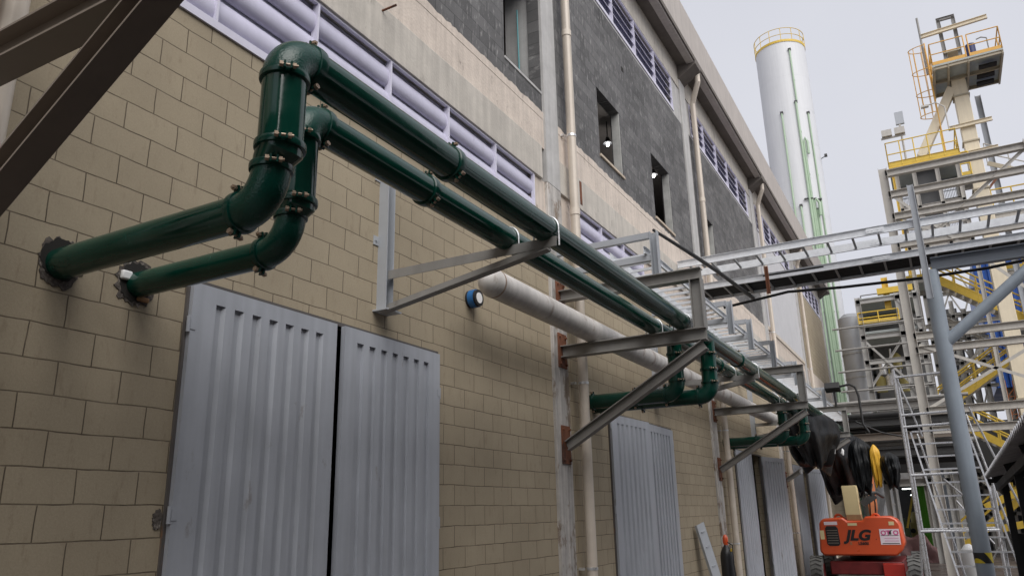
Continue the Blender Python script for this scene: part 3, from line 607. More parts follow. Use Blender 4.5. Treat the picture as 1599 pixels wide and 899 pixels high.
# ------------------------------------------------------------------ cable ladder along the wall, on frames
T = thing('cable_ladder', (1.1, 9.3, 4.90), 'perforated galvanised cable ladder running along the wall above the green pipes', 'cable ladder')
for x in (0.86, 1.36):
    q = MB(); q.channel((x, 9.3, 4.955), (x, 38, 4.955), 0.03, 0.10, 0.004, side=1 if x < 1 else -1); q.build('side_rail', 'galv', T, smooth=False)
for k in range(95):
    y = 9.45+0.30*k; q = MB(); q.channel((0.875, y, 4.93), (1.345, y, 4.93), 0.04, 0.02, 0.003, up=(0,1,0)); q.build('rung', 'galv', T, smooth=False)
FL = {9.4: 'light grey tray frame standing on the first bracket frame', 13.5: 'light grey tray frame just past the bridge, nearer of the pair', 15.1: 'light grey tray frame just past the bridge, farther of the pair',
      17.4: 'light grey tray frame beside the second bracket frame', 20.3: 'light grey tray frame above the end of the white pipe', 25.4: 'light grey tray frame beside the floodlight'}
for y, lab in FL.items():
    T = thing('tray_support', (0, y+0.0, 4.6), lab, 'support frame', 'frames carrying the cable ladder')
    q = MB(); q.channel((1.475, y, 4.61), (1.475, y, 5.22), 0.10, 0.10, 0.008, up=(1,0,0)); q.build('post', 'lightsteel', T, smooth=False)
    q = MB(); q.channel((0.045, y, 5.175), (1.42, y, 5.175), 0.07, 0.085, 0.007); q.build('top_bar', 'lightsteel', T, smooth=False)
    q = MB(); q.channel((0.045, y, 4.86), (1.42, y, 4.86), 0.07, 0.085, 0.007); q.build('lower_bar', 'lightsteel', T, smooth=False)

# ------------------------------------------------------------------ cable tray bridge
BX1 = 16.0
def tray(y0, y1, z, h, lab, rp, x0=0.06):
    T = thing('cable_tray', ((x0+BX1)/2, (y0+y1)/2, z), lab, 'cable tray', 'cable trays of the bridge')
    for y, s_ in ((y0, 1), (y1, -1)):
        q = MB(); q.channel((x0, y, z), (BX1, y, z), 0.045, h, 0.005, side=-s_)
        q.build('side_rail', 'galv', T, smooth=False)
    for x in (3.95, 7.4):
        for y in (y0-0.026, y1-0.026):
            q = MB(); q.box(x-0.16, x+0.16, y-0.004, y, z-h*0.3, z+h*0.3)
            for dx in (-0.12, -0.05, 0.05, 0.12): q.tube([(x+dx, y-0.004, z), (x+dx, y-0.014, z)], 0.009, 6)
            q.build('splice_plate', 'galv', T)
    k = 0; x = x0+0.25
    while x < BX1-0.1:
        q = MB(); q.channel((x, y0+0.022, z-h*0.28), (x, y1-0.022, z-h*0.28), 0.042, 0.03, 0.004, up=(0,0,1)); q.build('rung', 'traysteel', T, smooth=False); x += rp
    return T
tray(15.42, 16.22, 6.68, 0.155, 'empty galvanised ladder tray on the near side of the bridge', 0.46)
tray(16.34, 17.30, 6.38, 0.14, 'ladder tray packed with black cables on the far side of the bridge', 0.46)
random.seed(9)
for k in range(9):
    y = 16.42+0.100*k; q = MB()
    q.tube([(0.1+1.3*i, y+random.uniform(-0.012, 0.012), 6.405+random.uniform(-0.004, 0.008)) for i in range(13)], 0.056, 10)
    tag(q.build('power_cable', 'black'), (['thick black cable at the near edge of the far bridge tray'] + ['thick black cable in the middle of the far bridge tray']*7 + ['thick black cable at the far edge of the far bridge tray'])[k], 'cable', 'black cables in the tray')
q = MB(); q.tube([(0.5, 17.42, 6.12), (1.2, 17.42, 6.19), (1.95, 17.42, 6.27), (3.1, 17.42, 6.19), (4.6, 17.42, 6.14), (5.8, 17.42, 6.15), (7.5, 17.42, 6.28), (10, 17.42, 6.35)], 0.032, 12)
tag(q.build('hanging_cable', 'black'), 'single black cable slung under the far edge of the bridge tray', 'cable')
q = MB(); q.tube([(1.47, 9.42, 5.25), (1.40, 11.5, 5.54), (1.33, 13.5, 5.80), (1.2, 17.3, 6.22)], [0.02, 0.032, 0.036, 0.045], 10)
tag(q.build('cable_bundle', 'black'), 'straight black cable bundle rising from the tray frame to the bridge', 'cable')
q = MB(); q.hbeam((1.75, 16.15, 5.95), (1.75, 16.15, 6.55), 0.07, 0.07, up=(1,0,0)); tag(q.build('tray_hanger', 'rust', smooth=False), 'short rusty hanger standing between the two bridge trays', 'hanger')

# blue-grey post that carries the bridge
T = thing('support_post', (4.74, 16.0, GZ), 'blue-grey round steel post with diagonal brace carrying the cable tray bridge', 'post')
q = MB(); q.tube([(4.74, 16, GZ), (4.74, 16, 5.88)], 0.138, 40); q.build('round_post', 'post', T)
q = MB(); q.hbeam((4.78, 16, 6.0), (BX1, 16, 6.0), 0.18, 0.24); q.build('beam', 'postdark', T, smooth=False)
q = MB(); q.tube([(4.80, 16, 4.50), (6.55, 16, 5.87)], 0.105, 28); q.build('brace', 'post', T)
q = MB(); q.hbeam((4.66, 15.34, 5.2), (4.66, 15.34, 7.42), 0.09, 0.11, up=(1,0,0)); q.box(4.60, 4.72, 15.4, 15.86, 5.55, 5.75); q.build('stub_post', 'lightsteel', T, smooth=False)
q = MB(); q.tube([(4.74, 16, 0.66), (4.74, 16, 0.83)], 0.141, 40); q.build('warning_tape', 'hazard', T)
q = MB(); q.box(4.5, 4.98, 15.76, 16.24, GZ, GZ+0.03); q.build('base_plate', 'post', T)

# ------------------------------------------------------------------ things at the foot of the wall
T = thing('gas_cylinder', (0.30, 16.3, GZ), 'black gas cylinder with red valve guard standing against the wall', 'gas cylinder')
q = MB(); zz = [GZ, GZ+0.04, 0.72, 0.80, 0.87, 0.92, 0.95]; rr = [0.12, 0.13, 0.13, 0.12, 0.09, 0.055, 0.04]; q.tube([(0.3,16.3,z) for z in zz], rr, 28); q.build('tank', 'cyl', T)
q = MB(); q.tube([(0.3,16.3,z) for z in (0.95, 1.0, 1.08, 1.13, 1.15)], [0.042, 0.055, 0.055, 0.035, 0.02], 16); q.build('valve_guard', 'red', T)
q = MB(); q.box(0.40, 0.435, 16.22, 16.32, 0.83, 0.88); q.build('tag', 'yellow', T)
q = MB(); q.tube([(0.36,16.22,1.0),(0.46,16.18,0.95),(0.46,16.16,0.6),(0.5,16.1,0.2)], 0.012, 8); q.build('hose', 'black', T)
a_, b_ = (0.50, 15.55, GZ), (0.12, 15.2, 1.38)
q = MB(); q.beam(a_, b_, 0.27, 0.006, up=(1,-0.35,0.3)); q.beam(a_, b_, 0.006, 0.05, up=(1,-0.35,0.3), off=(0.135, -0.02)); q.beam(a_, b_, 0.006, 0.05, up=(1,-0.35,0.3), off=(-0.135, -0.02))
for t in (0.25, 0.42, 0.6, 0.78, 0.92):
    p_ = Vector(a_)+(Vector(b_)-Vector(a_))*t; q.beam(p_, p_+(Vector(b_)-Vector(a_)).normalized()*0.012, 0.12, 0.03, up=(1,-0.35,0.3), off=(0, 0.01))
T = tag(q.build('leaning_channel', 'lightsteel', smooth=False), 'light grey perforated channel leaning on the wall beside the gas cylinder', 'steel channel')
# ------------------------------------------------------------------ self-propelled boom lift at the foot of the wall
T = thing('boom_lift', (2.0, 26.6, GZ), 'orange boom lift parked by the wall with a tall cream box on its back', 'boom lift')
F = 25.0
hood = MB(); poly = [(0.83,0.42),(0.93,0.30),(2.86,0.30),(3.02,0.45),(3.10,0.62),(3.05,1.16),(2.96,1.30),(2.80,1.37),(2.16,1.37),(2.10,1.26),(1.66,1.26),(1.56,1.36),(1.05,1.33),(0.95,1.28),(0.90,1.18)]
hood.prism(poly, 'y', F, F+0.95); hood = hood.build('counterweight_hood', 'red', T, bevel=0.05)
g = MB(); g.prism([(1.06,0.62),(1.12,0.57),(1.36,0.57),(1.42,0.62),(1.40,1.06),(1.35,1.12),(1.10,1.12),(1.05,1.06)], 'y', F-0.012, F+0.02); g = g.build('grille', 'black', hood, bevel=0.01)
s_ = MB()
for k in range(6): s_.box(1.09, 1.38, F-0.016, F-0.011, 0.64+0.07*k, 0.655+0.07*k)
s_.build('grille_bars', 'steelbrownshade', g)
def plate(x0, x1, z0, z1, mat, name, par=hood, dy=0.006): q = MB(); q.box(x0, x1, F-dy, F-0.001, z0, z1); return q.build(name, mat, par)
plate(1.04, 1.40, 1.15, 1.24, 'sticker', 'warning_label'); plate(1.68, 1.93, 1.12, 1.19, 'paleyellow', 'warning_label'); plate(2.76, 2.90, 1.12, 1.22, 'paleyellow', 'warning_label')
plate(0.90, 1.01, 0.75, 1.0, 'paleyellow', 'warning_label')
st = plate(2.49, 3.00, 0.60, 1.02, 'sticker', 'hire_sticker')
text('OT', 0.17, (2.52, F-0.008, 0.86), (R_(90),0,0), 'pinkink', T, bold=0.006); text('O', 0.17, (2.84, F-0.008, 0.86), (R_(90),0,0), 'pinkink', T, bold=0.006)
q = MB(); q.box(2.73, 2.79, F-0.009, F-0.006, 0.87, 0.97); q.box(2.70, 2.82, F-0.009, F-0.006, 0.97, 0.985); q.box(2.52, 2.97, F-0.009, F-0.006, 0.84, 0.85); q.build('sticker_mark', 'dark', T)
for k, (a, b) in enumerate(((2.60, 2.96), (2.60, 2.96))):
    q = MB(); q.box(a, b, F-0.008, F-0.006, 0.755-0.07*k, 0.785-0.07*k); q.build('sticker_lines', 'pinkpale', T)
q = MB(); q.box(2.53, 2.97, F-0.008, F-0.006, 0.62, 0.64); q.build('sticker_lines', 'dark', T)
text('JLG', 0.385, (1.58, F-0.008, 0.73), (R_(90),0,0), 'black', T, bold=0.017, shear=0.28, sx=1.12)
q = MB(); q.box(2.375, 2.395, F-0.008, F-0.004, 0.735, 0.755); q.build('dot', 'black', T)
text('E', 0.11, (1.68, F-0.008, 0.60), (R_(90),0,0), 'wood', T, bold=0.004); text('LE60II', 0.11, (1.90, F-0.008, 0.60), (R_(90),0,0), 'black', T, bold=0.003)
for x in (1.42, 2.42):
    q = MB(); q.tube([Vector((x+0.10*math.cos(a), F+0.35, 1.33+0.10*math.sin(a))) for a in [math.pi*k/8 for k in range(9)]], 0.035, 10); q.build('lifting_eye', 'red', T)
q = MB(); q.prism([(1.68,1.26),(2.08,1.26),(2.06,1.42),(1.66,1.42)], 'y', F+0.08, F+0.48); q.build('wooden_block', 'wood', T, bevel=0.01)
q = MB(); q.prism([(1.66,1.42),(2.06,1.42),(2.04,2.24),(1.64,2.24)], 'y', F+0.08, F+0.48); q.build('cream_box', 'cardboard', T, bevel=0.008)
q = MB(); q.box(1.1, 2.9, F+0.95, F+3.0, 0.35, 0.95); q.build('turntable', 'redblack', T, bevel=0.04)
q = MB(); q.tube([(2.0, F+1.6, 0.15), (2.0, F+1.6, 0.36)], 0.55, 24); q.build('slew_ring', 'black', T)
bx('chassis', 'redblack', T, 1.05, 2.95, F+0.1, F+3.2, -0.22, 0.14, bevel=0.03); bx('chassis_box', 'redpaint', T, 2.45, 3.0, F-0.02, F+0.09, -0.25, 0.10, bevel=0.02)
for x in (0.70, 3.25):
    for y in (F+0.15, F+2.75):
        w = MB(); r = 0.42; zc = GZ+r
        w.tube([(x-0.17, y, zc), (x-0.15, y, zc), (x+0.15, y, zc), (x+0.17, y, zc)], [r-0.06, r-0.02, r-0.02, r-0.06], 32)
        for k in range(20):
            a = 2*math.pi*k/20
            for s2 in (-1, 1):
                c0 = Vector((x+0.01*s2, y+math.cos(a)*(r-0.01), zc+math.sin(a)*(r-0.01))); a2 = a+0.16
                c1 = Vector((x+0.165*s2, y+math.cos(a2)*(r-0.015), zc+math.sin(a2)*(r-0.015)))
                w.beam(c0, c1, 0.05, 0.045, up=(0, math.cos(a), math.sin(a)))
        W = w.build('tyre', 'rubber', T); h = MB(); sgn = -1 if x < 2 else 1
        h.tube([(x-0.175, y, zc), (x+0.175, y, zc)], 0.22, 20); h.build('rim', 'redblack', W)
# boom: riser leaning back up to the jib
q = MB(); q.beam((2.35, F+0.9, 1.0), (2.18, F+3.2, 2.5), 0.26, 0.30); q.build('tower_boom', 'boomorange', T, bevel=0.02)
q = MB(); q.beam((2.45, F+0.6, 1.1), (2.62, F+1.5, 1.9), 0.12, 0.12); q.beam((2.12, F+0.3, 1.7), (2.5, F+0.3, 1.95), 0.16, 0.18); q.tube([(2.1, F+0.25, 2.0), (2.55, F+0.3, 2.02), (2.7, F+0.5, 1.9)], 0.05, 10); q.build('boom_linkage', 'darkmetal', T)
q = MB(); q.beam((2.18, F+3.2, 2.5), (2.0, F+1.2, 3.0), 0.22, 0.26); q.build('upper_boom', 'boomorange', T, bevel=0.02)
for x in (2.28, 2.42):
    q = MB(); q.tube([(x, F+0.5, 1.35), (x+0.05, F+0.3, 1.75), (x-0.02, F+0.6, 2.1), (x-0.05, F+1.6, 2.3)], 0.02, 8); q.build('hydraulic_hose', 'black', T)

# ------------------------------------------------------------------ plastic sheets and tarpaulins over the far pipes
def drape(lab, name, mat, x0, x1, y0, y1, ztop, zbot, seed, cat='plastic sheet', amp=0.10, pts=None):
    """sheet wrapped over the pipes and hanging in folds on both sides: closed bag-like body"""
    rnd = random.Random(seed); mb = MB(); bm = mb.bm; nu, nv = 96, 20; rows = []
    ph = [rnd.uniform(0, 6.28) for _ in range(8)]
    for j in range(nv+1):
        t = j/nv; z = ztop + (zbot-ztop)*t; row = []
        for i in range(nu):
            a = 2*math.pi*i/nu
            fold = 1 + amp*(0.4+0.9*t)*(1.3*math.sin(3*a+ph[0]+2*t)+0.9*math.sin(7*a+ph[1]-5*t)+0.45*math.sin(15*a+ph[2]+8*t)+0.35*math.sin(23*a+ph[5]-11*t)+0.5*math.sin(6*t*math.pi+ph[6]+2*a))
            tp = math.sin(min(1, t*4+0.06)*math.pi/2) * (1-0.45*max(0, t-0.5)/0.5)
            x = (x0+x1)/2 + (x1-x0)/2*math.cos(a)*fold*tp; y = (y0+y1)/2 + (y1-y0)/2*math.sin(a)*fold*tp
            zz = z + (0.16*math.sin(3*a+ph[3])+0.14*math.sin(7*a+ph[4])+0.10*math.sin(13*a+ph[5]))*t*t*abs(ztop-zbot)*0.5
            row.append(bm.verts.new((x, y, zz)))
        rows.append(row)
    for j in range(nv):
        for i in range(nu): bm.faces.new((rows[j][i], rows[j][(i+1)%nu], rows[j+1][(i+1)%nu], rows[j+1][i]))
    bm.faces.new(rows[0]); bm.faces.new(rows[-1])
    o = mb.build(name, mat); s = o.modifiers.new('sub', 'SUBSURF'); s.levels = 1; s.render_levels = 1
    return tag(o, lab, cat, 'sheets hung over the far pipes')
drape('widest black plastic sheet wrapped over the pipes behind the second bracket frame', 'plastic_sheet', 'plastic', 0.8, 2.0, 19.6, 25.2, 4.16, 2.7, 1, amp=0.045)
drape('black plastic sheet gathered around the pipes under the third bracket frame', 'plastic_sheet', 'plastic', 0.7, 2.15, 25.6, 31.0, 4.16, 2.0, 2, amp=0.05)
drape('black plastic bundle hanging just left of the yellow tarpaulin', 'plastic_sheet', 'plastic', 2.10, 2.66, 23.4, 24.1, 3.50, 2.05, 3, amp=0.085)
drape('yellow tarpaulin strip hanging between two black plastic bundles', 'tarpaulin', 'plasticyellow', 2.64, 2.90, 23.45, 23.8, 3.28, 2.2, 4, 'tarpaulin', amp=0.085)
drape('black plastic bundle hanging right of the yellow tarpaulin', 'plastic_sheet', 'plastic', 2.88, 3.36, 23.3, 24.0, 3.05, 2.15, 5, amp=0.085)
for i, (x, y, z) in enumerate(((1.86, 22.6, 3.05), (2.04, 22.9, 3.02), (1.2, 21.0, 2.5))):
    q = MB(); q.tube([(x, y, z+0.14), (x+0.01, y, z+0.09), (x-0.01, y, z+0.02), (x+0.01, y, z-0.04)], [0.012, 0.035, 0.045, 0.015], 7)
    tag(q.build('plastic_knot', 'white'), ['left one of two white knots tied under the black plastic', 'right one of two white knots tied under the black plastic', 'low white knot hanging by itself below the black plastic'][i], 'knot', 'white knots on the plastic')

# floodlight and bent conduits by the third frame
T = thing('flood_light', (1.78, 25.3, 4.6), 'black floodlight on a short pole beside the third bracket frame', 'floodlight')
q = MB(); q.tube([(1.80, 25.3, 4.6), (1.79, 25.3, 5.12)], 0.035, 10); q.build('pole', 'black', T)
q = MB(); q.prism([(25.1,5.12),(25.4,5.02),(25.46,5.16),(25.2,5.32)], 'x', 1.55, 1.98); q.build('lamp_head', 'black', T, bevel=0.02)
T = thing('conduit', (2.3, 25.3, 4.0), 'bent black conduit arching beside the floodlight', 'conduit')
q = MB(); q.tube([(1.98,25.3,5.18),(2.25,25.3,5.22),(2.40,25.3,5.12),(2.46,25.3,4.85),(2.47,25.3,4.0),(2.60,25.3,3.75)], 0.035, 10); q.build('tube', 'black', T)
q = MB(); q.tube([(2.25, 25.6, 4.12), (2.9, 25.6, 3.75), (3.6, 25.6, 3.55)], 0.025, 8); tag(q.build('slack_cable', 'black'), 'thin black cable sagging away from the third bracket frame', 'cable')

# ------------------------------------------------------------------ white silo with pale green pipes
SX, SY, SR, ST = -0.92, 48.0, 1.56, 30.75
T = thing('silo', (SX, SY, GZ), 'very tall white cylindrical silo with pale green pipes, rising behind the roof', 'silo')
q = MB(); q.tube([(SX, SY, GZ), (SX, SY, ST-0.05), (SX, SY, ST)], [SR, SR, SR-0.04], 72); q.build('shell', 'silo', T)
for k in range(12):
    z = GZ+2.4*(k+1); q = MB(); q.tube([(SX, SY, z), (SX, SY, z+0.015), (SX, SY, z+0.03)], [SR+0.001, SR+0.006, SR+0.001], 72, cap=False); q.build('weld_seam', 'silo', T)
q = MB(); pts = [(SX+(SR+0.02)*math.cos(2*math.pi*k/48), SY+(SR+0.02)*math.sin(2*math.pi*k/48), ST+0.05) for k in range(49)]
for a, b in zip(pts, pts[1:]): q.beam(a, b, 0.03, 0.16)
q.build('toe_board', 'yellow', T)
for i, z in enumerate((0.52, 0.98)):
    q = MB(); q.tube([(p[0], p[1], ST+z) for p in pts], 0.022, 6, cap=False); q.build('rail', 'yellow', T)
for k in range(14):
    a = 2*math.pi*k/14; q = MB(); q.tube([(SX+(SR+0.02)*math.cos(a), SY+(SR+0.02)*math.sin(a), ST+0.02), (SX+(SR+0.02)*math.cos(a), SY+(SR+0.02)*math.sin(a), ST+0.98)], 0.022, 6); q.build('rail_post', 'yellow', T)
def spipe(x, z0, z1, r=0.055, knob=True, hook=0):
    y = SY - math.sqrt(max(0.05, SR**2-(x-SX)**2)) - 0.10; q = MB(); pts = [(x, y, z0), (x, y, z1)]
    if hook: pts += [(x+hook*0.3, y, z1+0.3), (x+hook*0.6, y, z1), (x+hook*0.55, y, z1-0.8)]
    else: pts += [(x, y+0.05, z1+0.06), (x, y+0.12, z1+0.08)]
    q.tube(pts, r, 8)
    for z in [z0+1.5+2.9*k for k in range(int((z1-z0)/2.9))]: q.box(x-r*1.2, x+r*1.2, y, y+0.14, z, z+0.05)
    p = q.build('green_pipe', 'palegreen', T)
    if knob: k = MB(); k.box(x-0.09, x+0.09, y-0.05, y+0.1, z1+0.0, z1+0.13); k.build('bracket', 'darkmetal', p)
spipe(-0.16, 26.3, 30.0); spipe(-0.22, GZ, 26.2, 0.07); spipe(-1.13, 8, 25.6); spipe(0.36, GZ, 25.5); spipe(-0.10, GZ, 23.4, 0.08, False, 0.35); spipe(-0.75, 6, 19.2); spipe(-0.02, GZ, 19.3, 0.09, False, 0.5); spipe(0.12, GZ, 18.9, 0.08); spipe(-0.42, GZ, 17.0, 0.07)
for z in (7.9, 19.6):
    for x in (-0.4, -0.15, 0.05, 0.3): y = SY-math.sqrt(SR**2-(x-SX)**2)-0.16; bx('pipe_clamp', 'darkmetal', T, x-0.12, x+0.12, y, y+0.1, z, z+0.08)
for sx in (-1, 1):
    q = MB(); q.tube([(SX+sx*SR*0.98, SY, 22.7), (SX+sx*(SR+0.32), SY-0.2, 22.75)], 0.03, 6); q.box(SX+sx*(SR+0.3)-0.08, SX+sx*(SR+0.3)+0.08, SY-0.3, SY-0.1, 22.7, 22.85); q.build('side_bracket', 'darkmetal', T)

# ------------------------------------------------------------------ rail helper used by platforms and stairs
def railing(P, pts, h, mat, name='railing', r=0.028, n=2, step=1.0, toe=True):
    for a, b in zip(pts, pts[1:]):
        a = Vector(a); b = Vector(b); q = MB(); L_ = (b-a).length
        for k in range(n): z = Vector((0,0,h*(k+1)/n)); q.tube([a+z, b+z], r, 6)
        m_ = max(1, round(L_/step))
        for k in range(m_+1): p = a+(b-a)*k/m_; q.tube([p, p+Vector((0,0,h))], r, 6)
        if toe: q.beam(a+Vector((0,0,0.08)), b+Vector((0,0,0.08)), 0.02, 0.16)
        q.build(name, mat, P)

# ------------------------------------------------------------------ beige conveyor tower
T = thing('elevator_tower', (7.8, 38, GZ), 'tall beige bucket elevator tower with a high platform and orange railings', 'tower')
q = MB(); q.box(7.49, 8.08, 37.9, 38.5, GZ, 21.9); q.build('casing', 'beige', T, bevel=0.02)
for z in [GZ+1.6+2.35*k for k in range(10)]:
    q = MB(); q.box(7.44, 8.13, 37.85, 38.55, z, z+0.07); q.build('casing_flange', 'beigedark', T)
q = MB(); q.box(6.77, 9.55, 36.4, 39.3, 20.86, 20.94); q.build('platform_deck', 'grating', T)
q = MB()
for y in (36.45, 37.85, 39.25): q.hbeam((6.77, y, 20.78), (9.55, y, 20.78), 0.10, 0.16)
for x in (6.82, 7.4, 8.2, 9.5): q.hbeam((x, 36.4, 20.74), (x, 39.3, 20.74), 0.08, 0.2)
q.build('platform_beams', 'beigedark', T, smooth=False)
for x0, y0 in ((8.6, 37.0), (8.55, 37.9), (8.55, 38.6)): bx('floor_panel', 'dark', T, x0, x0+0.7, y0, y0+0.3, 20.6, 20.7)
railing(T, [(6.8, 36.42, 20.95), (8.15, 36.42, 20.95)], 1.1, 'orange'); railing(T, [(8.3, 36.42, 20.95), (9.53, 36.42, 20.95), (9.53, 39.28, 20.95), (6.8, 39.28, 20.95)], 1.1, 'orange'); railing(T, [(6.8, 39.28, 20.95), (6.8, 36.42, 20.95)], 1.1, 'orange')
hb('head_post','steel',T,(7.50, 38, 21.9), (7.48, 38, 24.1), 0.14, 0.16, up=(1,0,0)); hb('head_post','steel',T,(8.10, 38, 21.9), (8.10, 38, 24.1), 0.14, 0.16, up=(1,0,0)); hb('head_beam','steel',T,(7.40, 38, 24.1), (8.18, 38, 24.1), 0.12, 0.16)
q = MB(); q.hbeam((6.62, 37.8, 23.35), (9.42, 37.8, 23.48), 0.14, 0.2); q.build('hoist_beam', 'beige', T, smooth=False)
q = MB(); q.tube([(6.62, 37.8, 21.3), (6.62, 37.8, 24.4)], 0.05, 8); q.build('lightning_rod', 'steel', T)
q = MB(); q.tube([(8.42, 36.9, 21.0), (8.42, 36.9, 21.75)], 0.2, 16); q.build('motor', 'motorblue', T)
q = MB(); q.tube([(9.1, 36.9, 20.95), (9.1, 36.9, 21.9), (8.9, 36.9, 22.0), (8.7, 36.9, 21.95)], 0.03, 8); q.build('lamp_arm', 'steel', T)
q = MB(); q.beam((7.48, 38.1, 20.4), (5.72, 38.1, 17.3), 0.42, 0.40); q.build('chute', 'beige', T, bevel=0.02)
# caged ladder
CX, CY = 6.38, 37.9
for x in (CX+0.28, CX+0.28):
    pass
q = MB()
for y in (CY-0.22, CY+0.22): q.tube([(CX+0.33, y, 16.6), (CX+0.33, y, 22.9)], 0.03, 6)
for k in range(21): q.tube([(CX+0.33, CY-0.22, 16.8+0.3*k), (CX+0.33, CY+0.22, 16.8+0.3*k)], 0.018, 6)
q.build('ladder', 'orange', T)
q = MB()
for z in (19.2, 20.35, 21.5, 22.75): q.tube([(CX+0.33-0.72*math.sin(math.pi*k/12), CY-0.36*math.cos(math.pi*k/12), z) for k in range(13)], 0.022, 6)
for k in range(1, 12, 2): q.tube([(CX+0.33-0.72*math.sin(math.pi*k/12), CY-0.36*math.cos(math.pi*k/12), 19.2), (CX+0.33-0.72*math.sin(math.pi*k/12), CY-0.36*math.cos(math.pi*k/12), 22.75)], 0.018, 6)
q.build('ladder_cage', 'orange', T)
# side brackets
for z in (18.3, 16.9):
    q = MB(); q.hbeam((7.0, 37.8, z), (8.75, 37.8, z+0.05), 0.12, 0.18); q.build('cross_arm', 'beige', T, smooth=False)
q = MB(); q.hbeam((8.72, 39.9, GZ), (8.6, 39.9, 20.6), 0.22, 0.24, up=(1,0,0)); q.build('side_column', 'lightsteel', T, smooth=False)
q = MB(); q.beam((8.0, 38.6, 15.2), (8.7, 39.8, 16.3), 0.08, 0.08); q.build('strut', 'rust', T)

# walkways hung on the tower
for z, x0, x1, y0 in ((14.3, 8.2, 13.0, 39.0), (15.6, 7.1, 7.48, 37.0), (12.0, 8.2, 13.0, 40.5)):
    bx('walkway_deck', 'grating', T, x0, x1, y0, y0+1.1, z-0.08, z)
    hb('walkway_beam', 'steelfar', T, (x0, y0, z-0.2), (x1, y0, z-0.2), 0.1, 0.2); hb('walkway_beam', 'steelfar', T, (x0, y0+1.1, z-0.2), (x1, y0+1.1, z-0.2), 0.1, 0.2)
    railing(T, [(x0, y0, z), (x1, y0, z)], 1.1, 'yellow', r=0.035, step=0.8)
q = MB(); q.beam((8.3, 38.7, 16.6), (12.5, 38.7, 14.3), 0.05, 0.2); q.build('stair_stringer', 'beigedark', T)
q = MB()
for h in (0.5, 1.0): q.tube([(8.3, 38.7, 16.6+h), (12.5, 38.7, 14.3+h)], 0.03, 6)
for k in range(6): q.tube([(8.3+0.84*k, 38.7, 16.6-0.46*k), (8.3+0.84*k, 38.7, 17.6-0.46*k)], 0.025, 6)
q.build('handrail', 'steelfar', T)

# ------------------------------------------------------------------ grey sampling tower with the yellow platform
T = thing('process_tower', (5.6, 37.5, GZ), 'slim grey grated tower with yellow railed platform under the caged ladder', 'tower')
for x in (4.55, 5.25, 6.15, 6.95):
    for y in (36.2, 38.6):
        q = MB(); q.hbeam((x, y, 12.3 if x in (5.25, 6.15) or y > 37 else GZ), (x, y, 16.2), 0.16, 0.16, up=(1,0,0)); q.build('column', 'steelfar', T, smooth=False)
for z in [12.4+0.92*k for k in range(5)]:
    hb('cross_beam','steelfar',T,(4.5, 36.2, z), (7.0, 36.2, z), 0.1, 0.14); hb('cross_beam','steelfar',T,(4.5, 38.6, z), (7.0, 38.6, z), 0.1, 0.14)
    for (a, b) in ((4.6, 5.2), (6.2, 6.9)):
        q = MB()
        for k in range(12): x = a+(b-a)*k/11; q.box(x-0.012, x+0.012, 38.55, 38.58, z+0.08, z+0.84)
        q.box(a, b, 38.56, 38.575, z+0.42, z+0.46); q.build('mesh_panel', 'lightsteel', T)
q = MB(); q.box(5.3, 6.1, 36.5, 38.3, 12.5, 16.1); q.build('riser_casing', 'casingdark', T)
q = MB(); q.box(4.3, 7.12, 35.95, 38.9, 16.2, 16.27); q.build('platform_deck', 'grating', T)
q = MB(); q.hbeam((4.3, 35.95, 16.34), (7.12, 35.95, 16.34), 0.08, 0.30); q.build('kick_plate', 'yellow', T, smooth=False)
railing(T, [(4.32, 38.88, 16.3), (4.32, 35.95, 16.3)], 1.15, 'yellow', step=0.7); railing(T, [(4.32, 35.95, 16.3), (7.1, 35.95, 16.3)], 1.15, 'yellow', step=0.55); railing(T, [(7.1, 35.95, 16.3), (7.1, 38.88, 16.3)], 1.15, 'yellow')
q = MB(); q.tube([(5.05, 36.3, 16.3), (5.05, 36.3, 18.9)], 0.045, 8); q.build('lamp_pole', 'steelfar', T)
q = MB(); q.box(4.9, 5.25, 36.25, 36.4, 18.4, 19.0); q.build('antenna_box', 'lightsteel', T)
for x in (4.25, 4.78):
    q = MB(); q.box(x, x+0.42, 35.8, 36.0, 17.75, 18.05); q.build('junction_box', 'steelfar', T)
q = MB(); q.box(4.2, 5.2, 35.95, 36.0, 17.66, 17.74); q.build('box_shelf', 'steelfar', T)
q = MB(); q.tube([(6.9, 36.0, 17.4), (6.9, 36.0, 18.6), (6.6, 36.0, 18.9), (6.2, 36.0, 18.85)], 0.03, 8); q.box(6.0, 6.3, 35.9, 36.1, 18.78, 18.86); q.build('area_lamp', 'steelfar', T)
q = MB(); q.hbeam((4.42, 36.1, 11.2), (4.42, 36.1, 16.2), 0.1, 0.1, up=(1,0,0)); q.build('yellow_post', 'yellow', T, smooth=False)

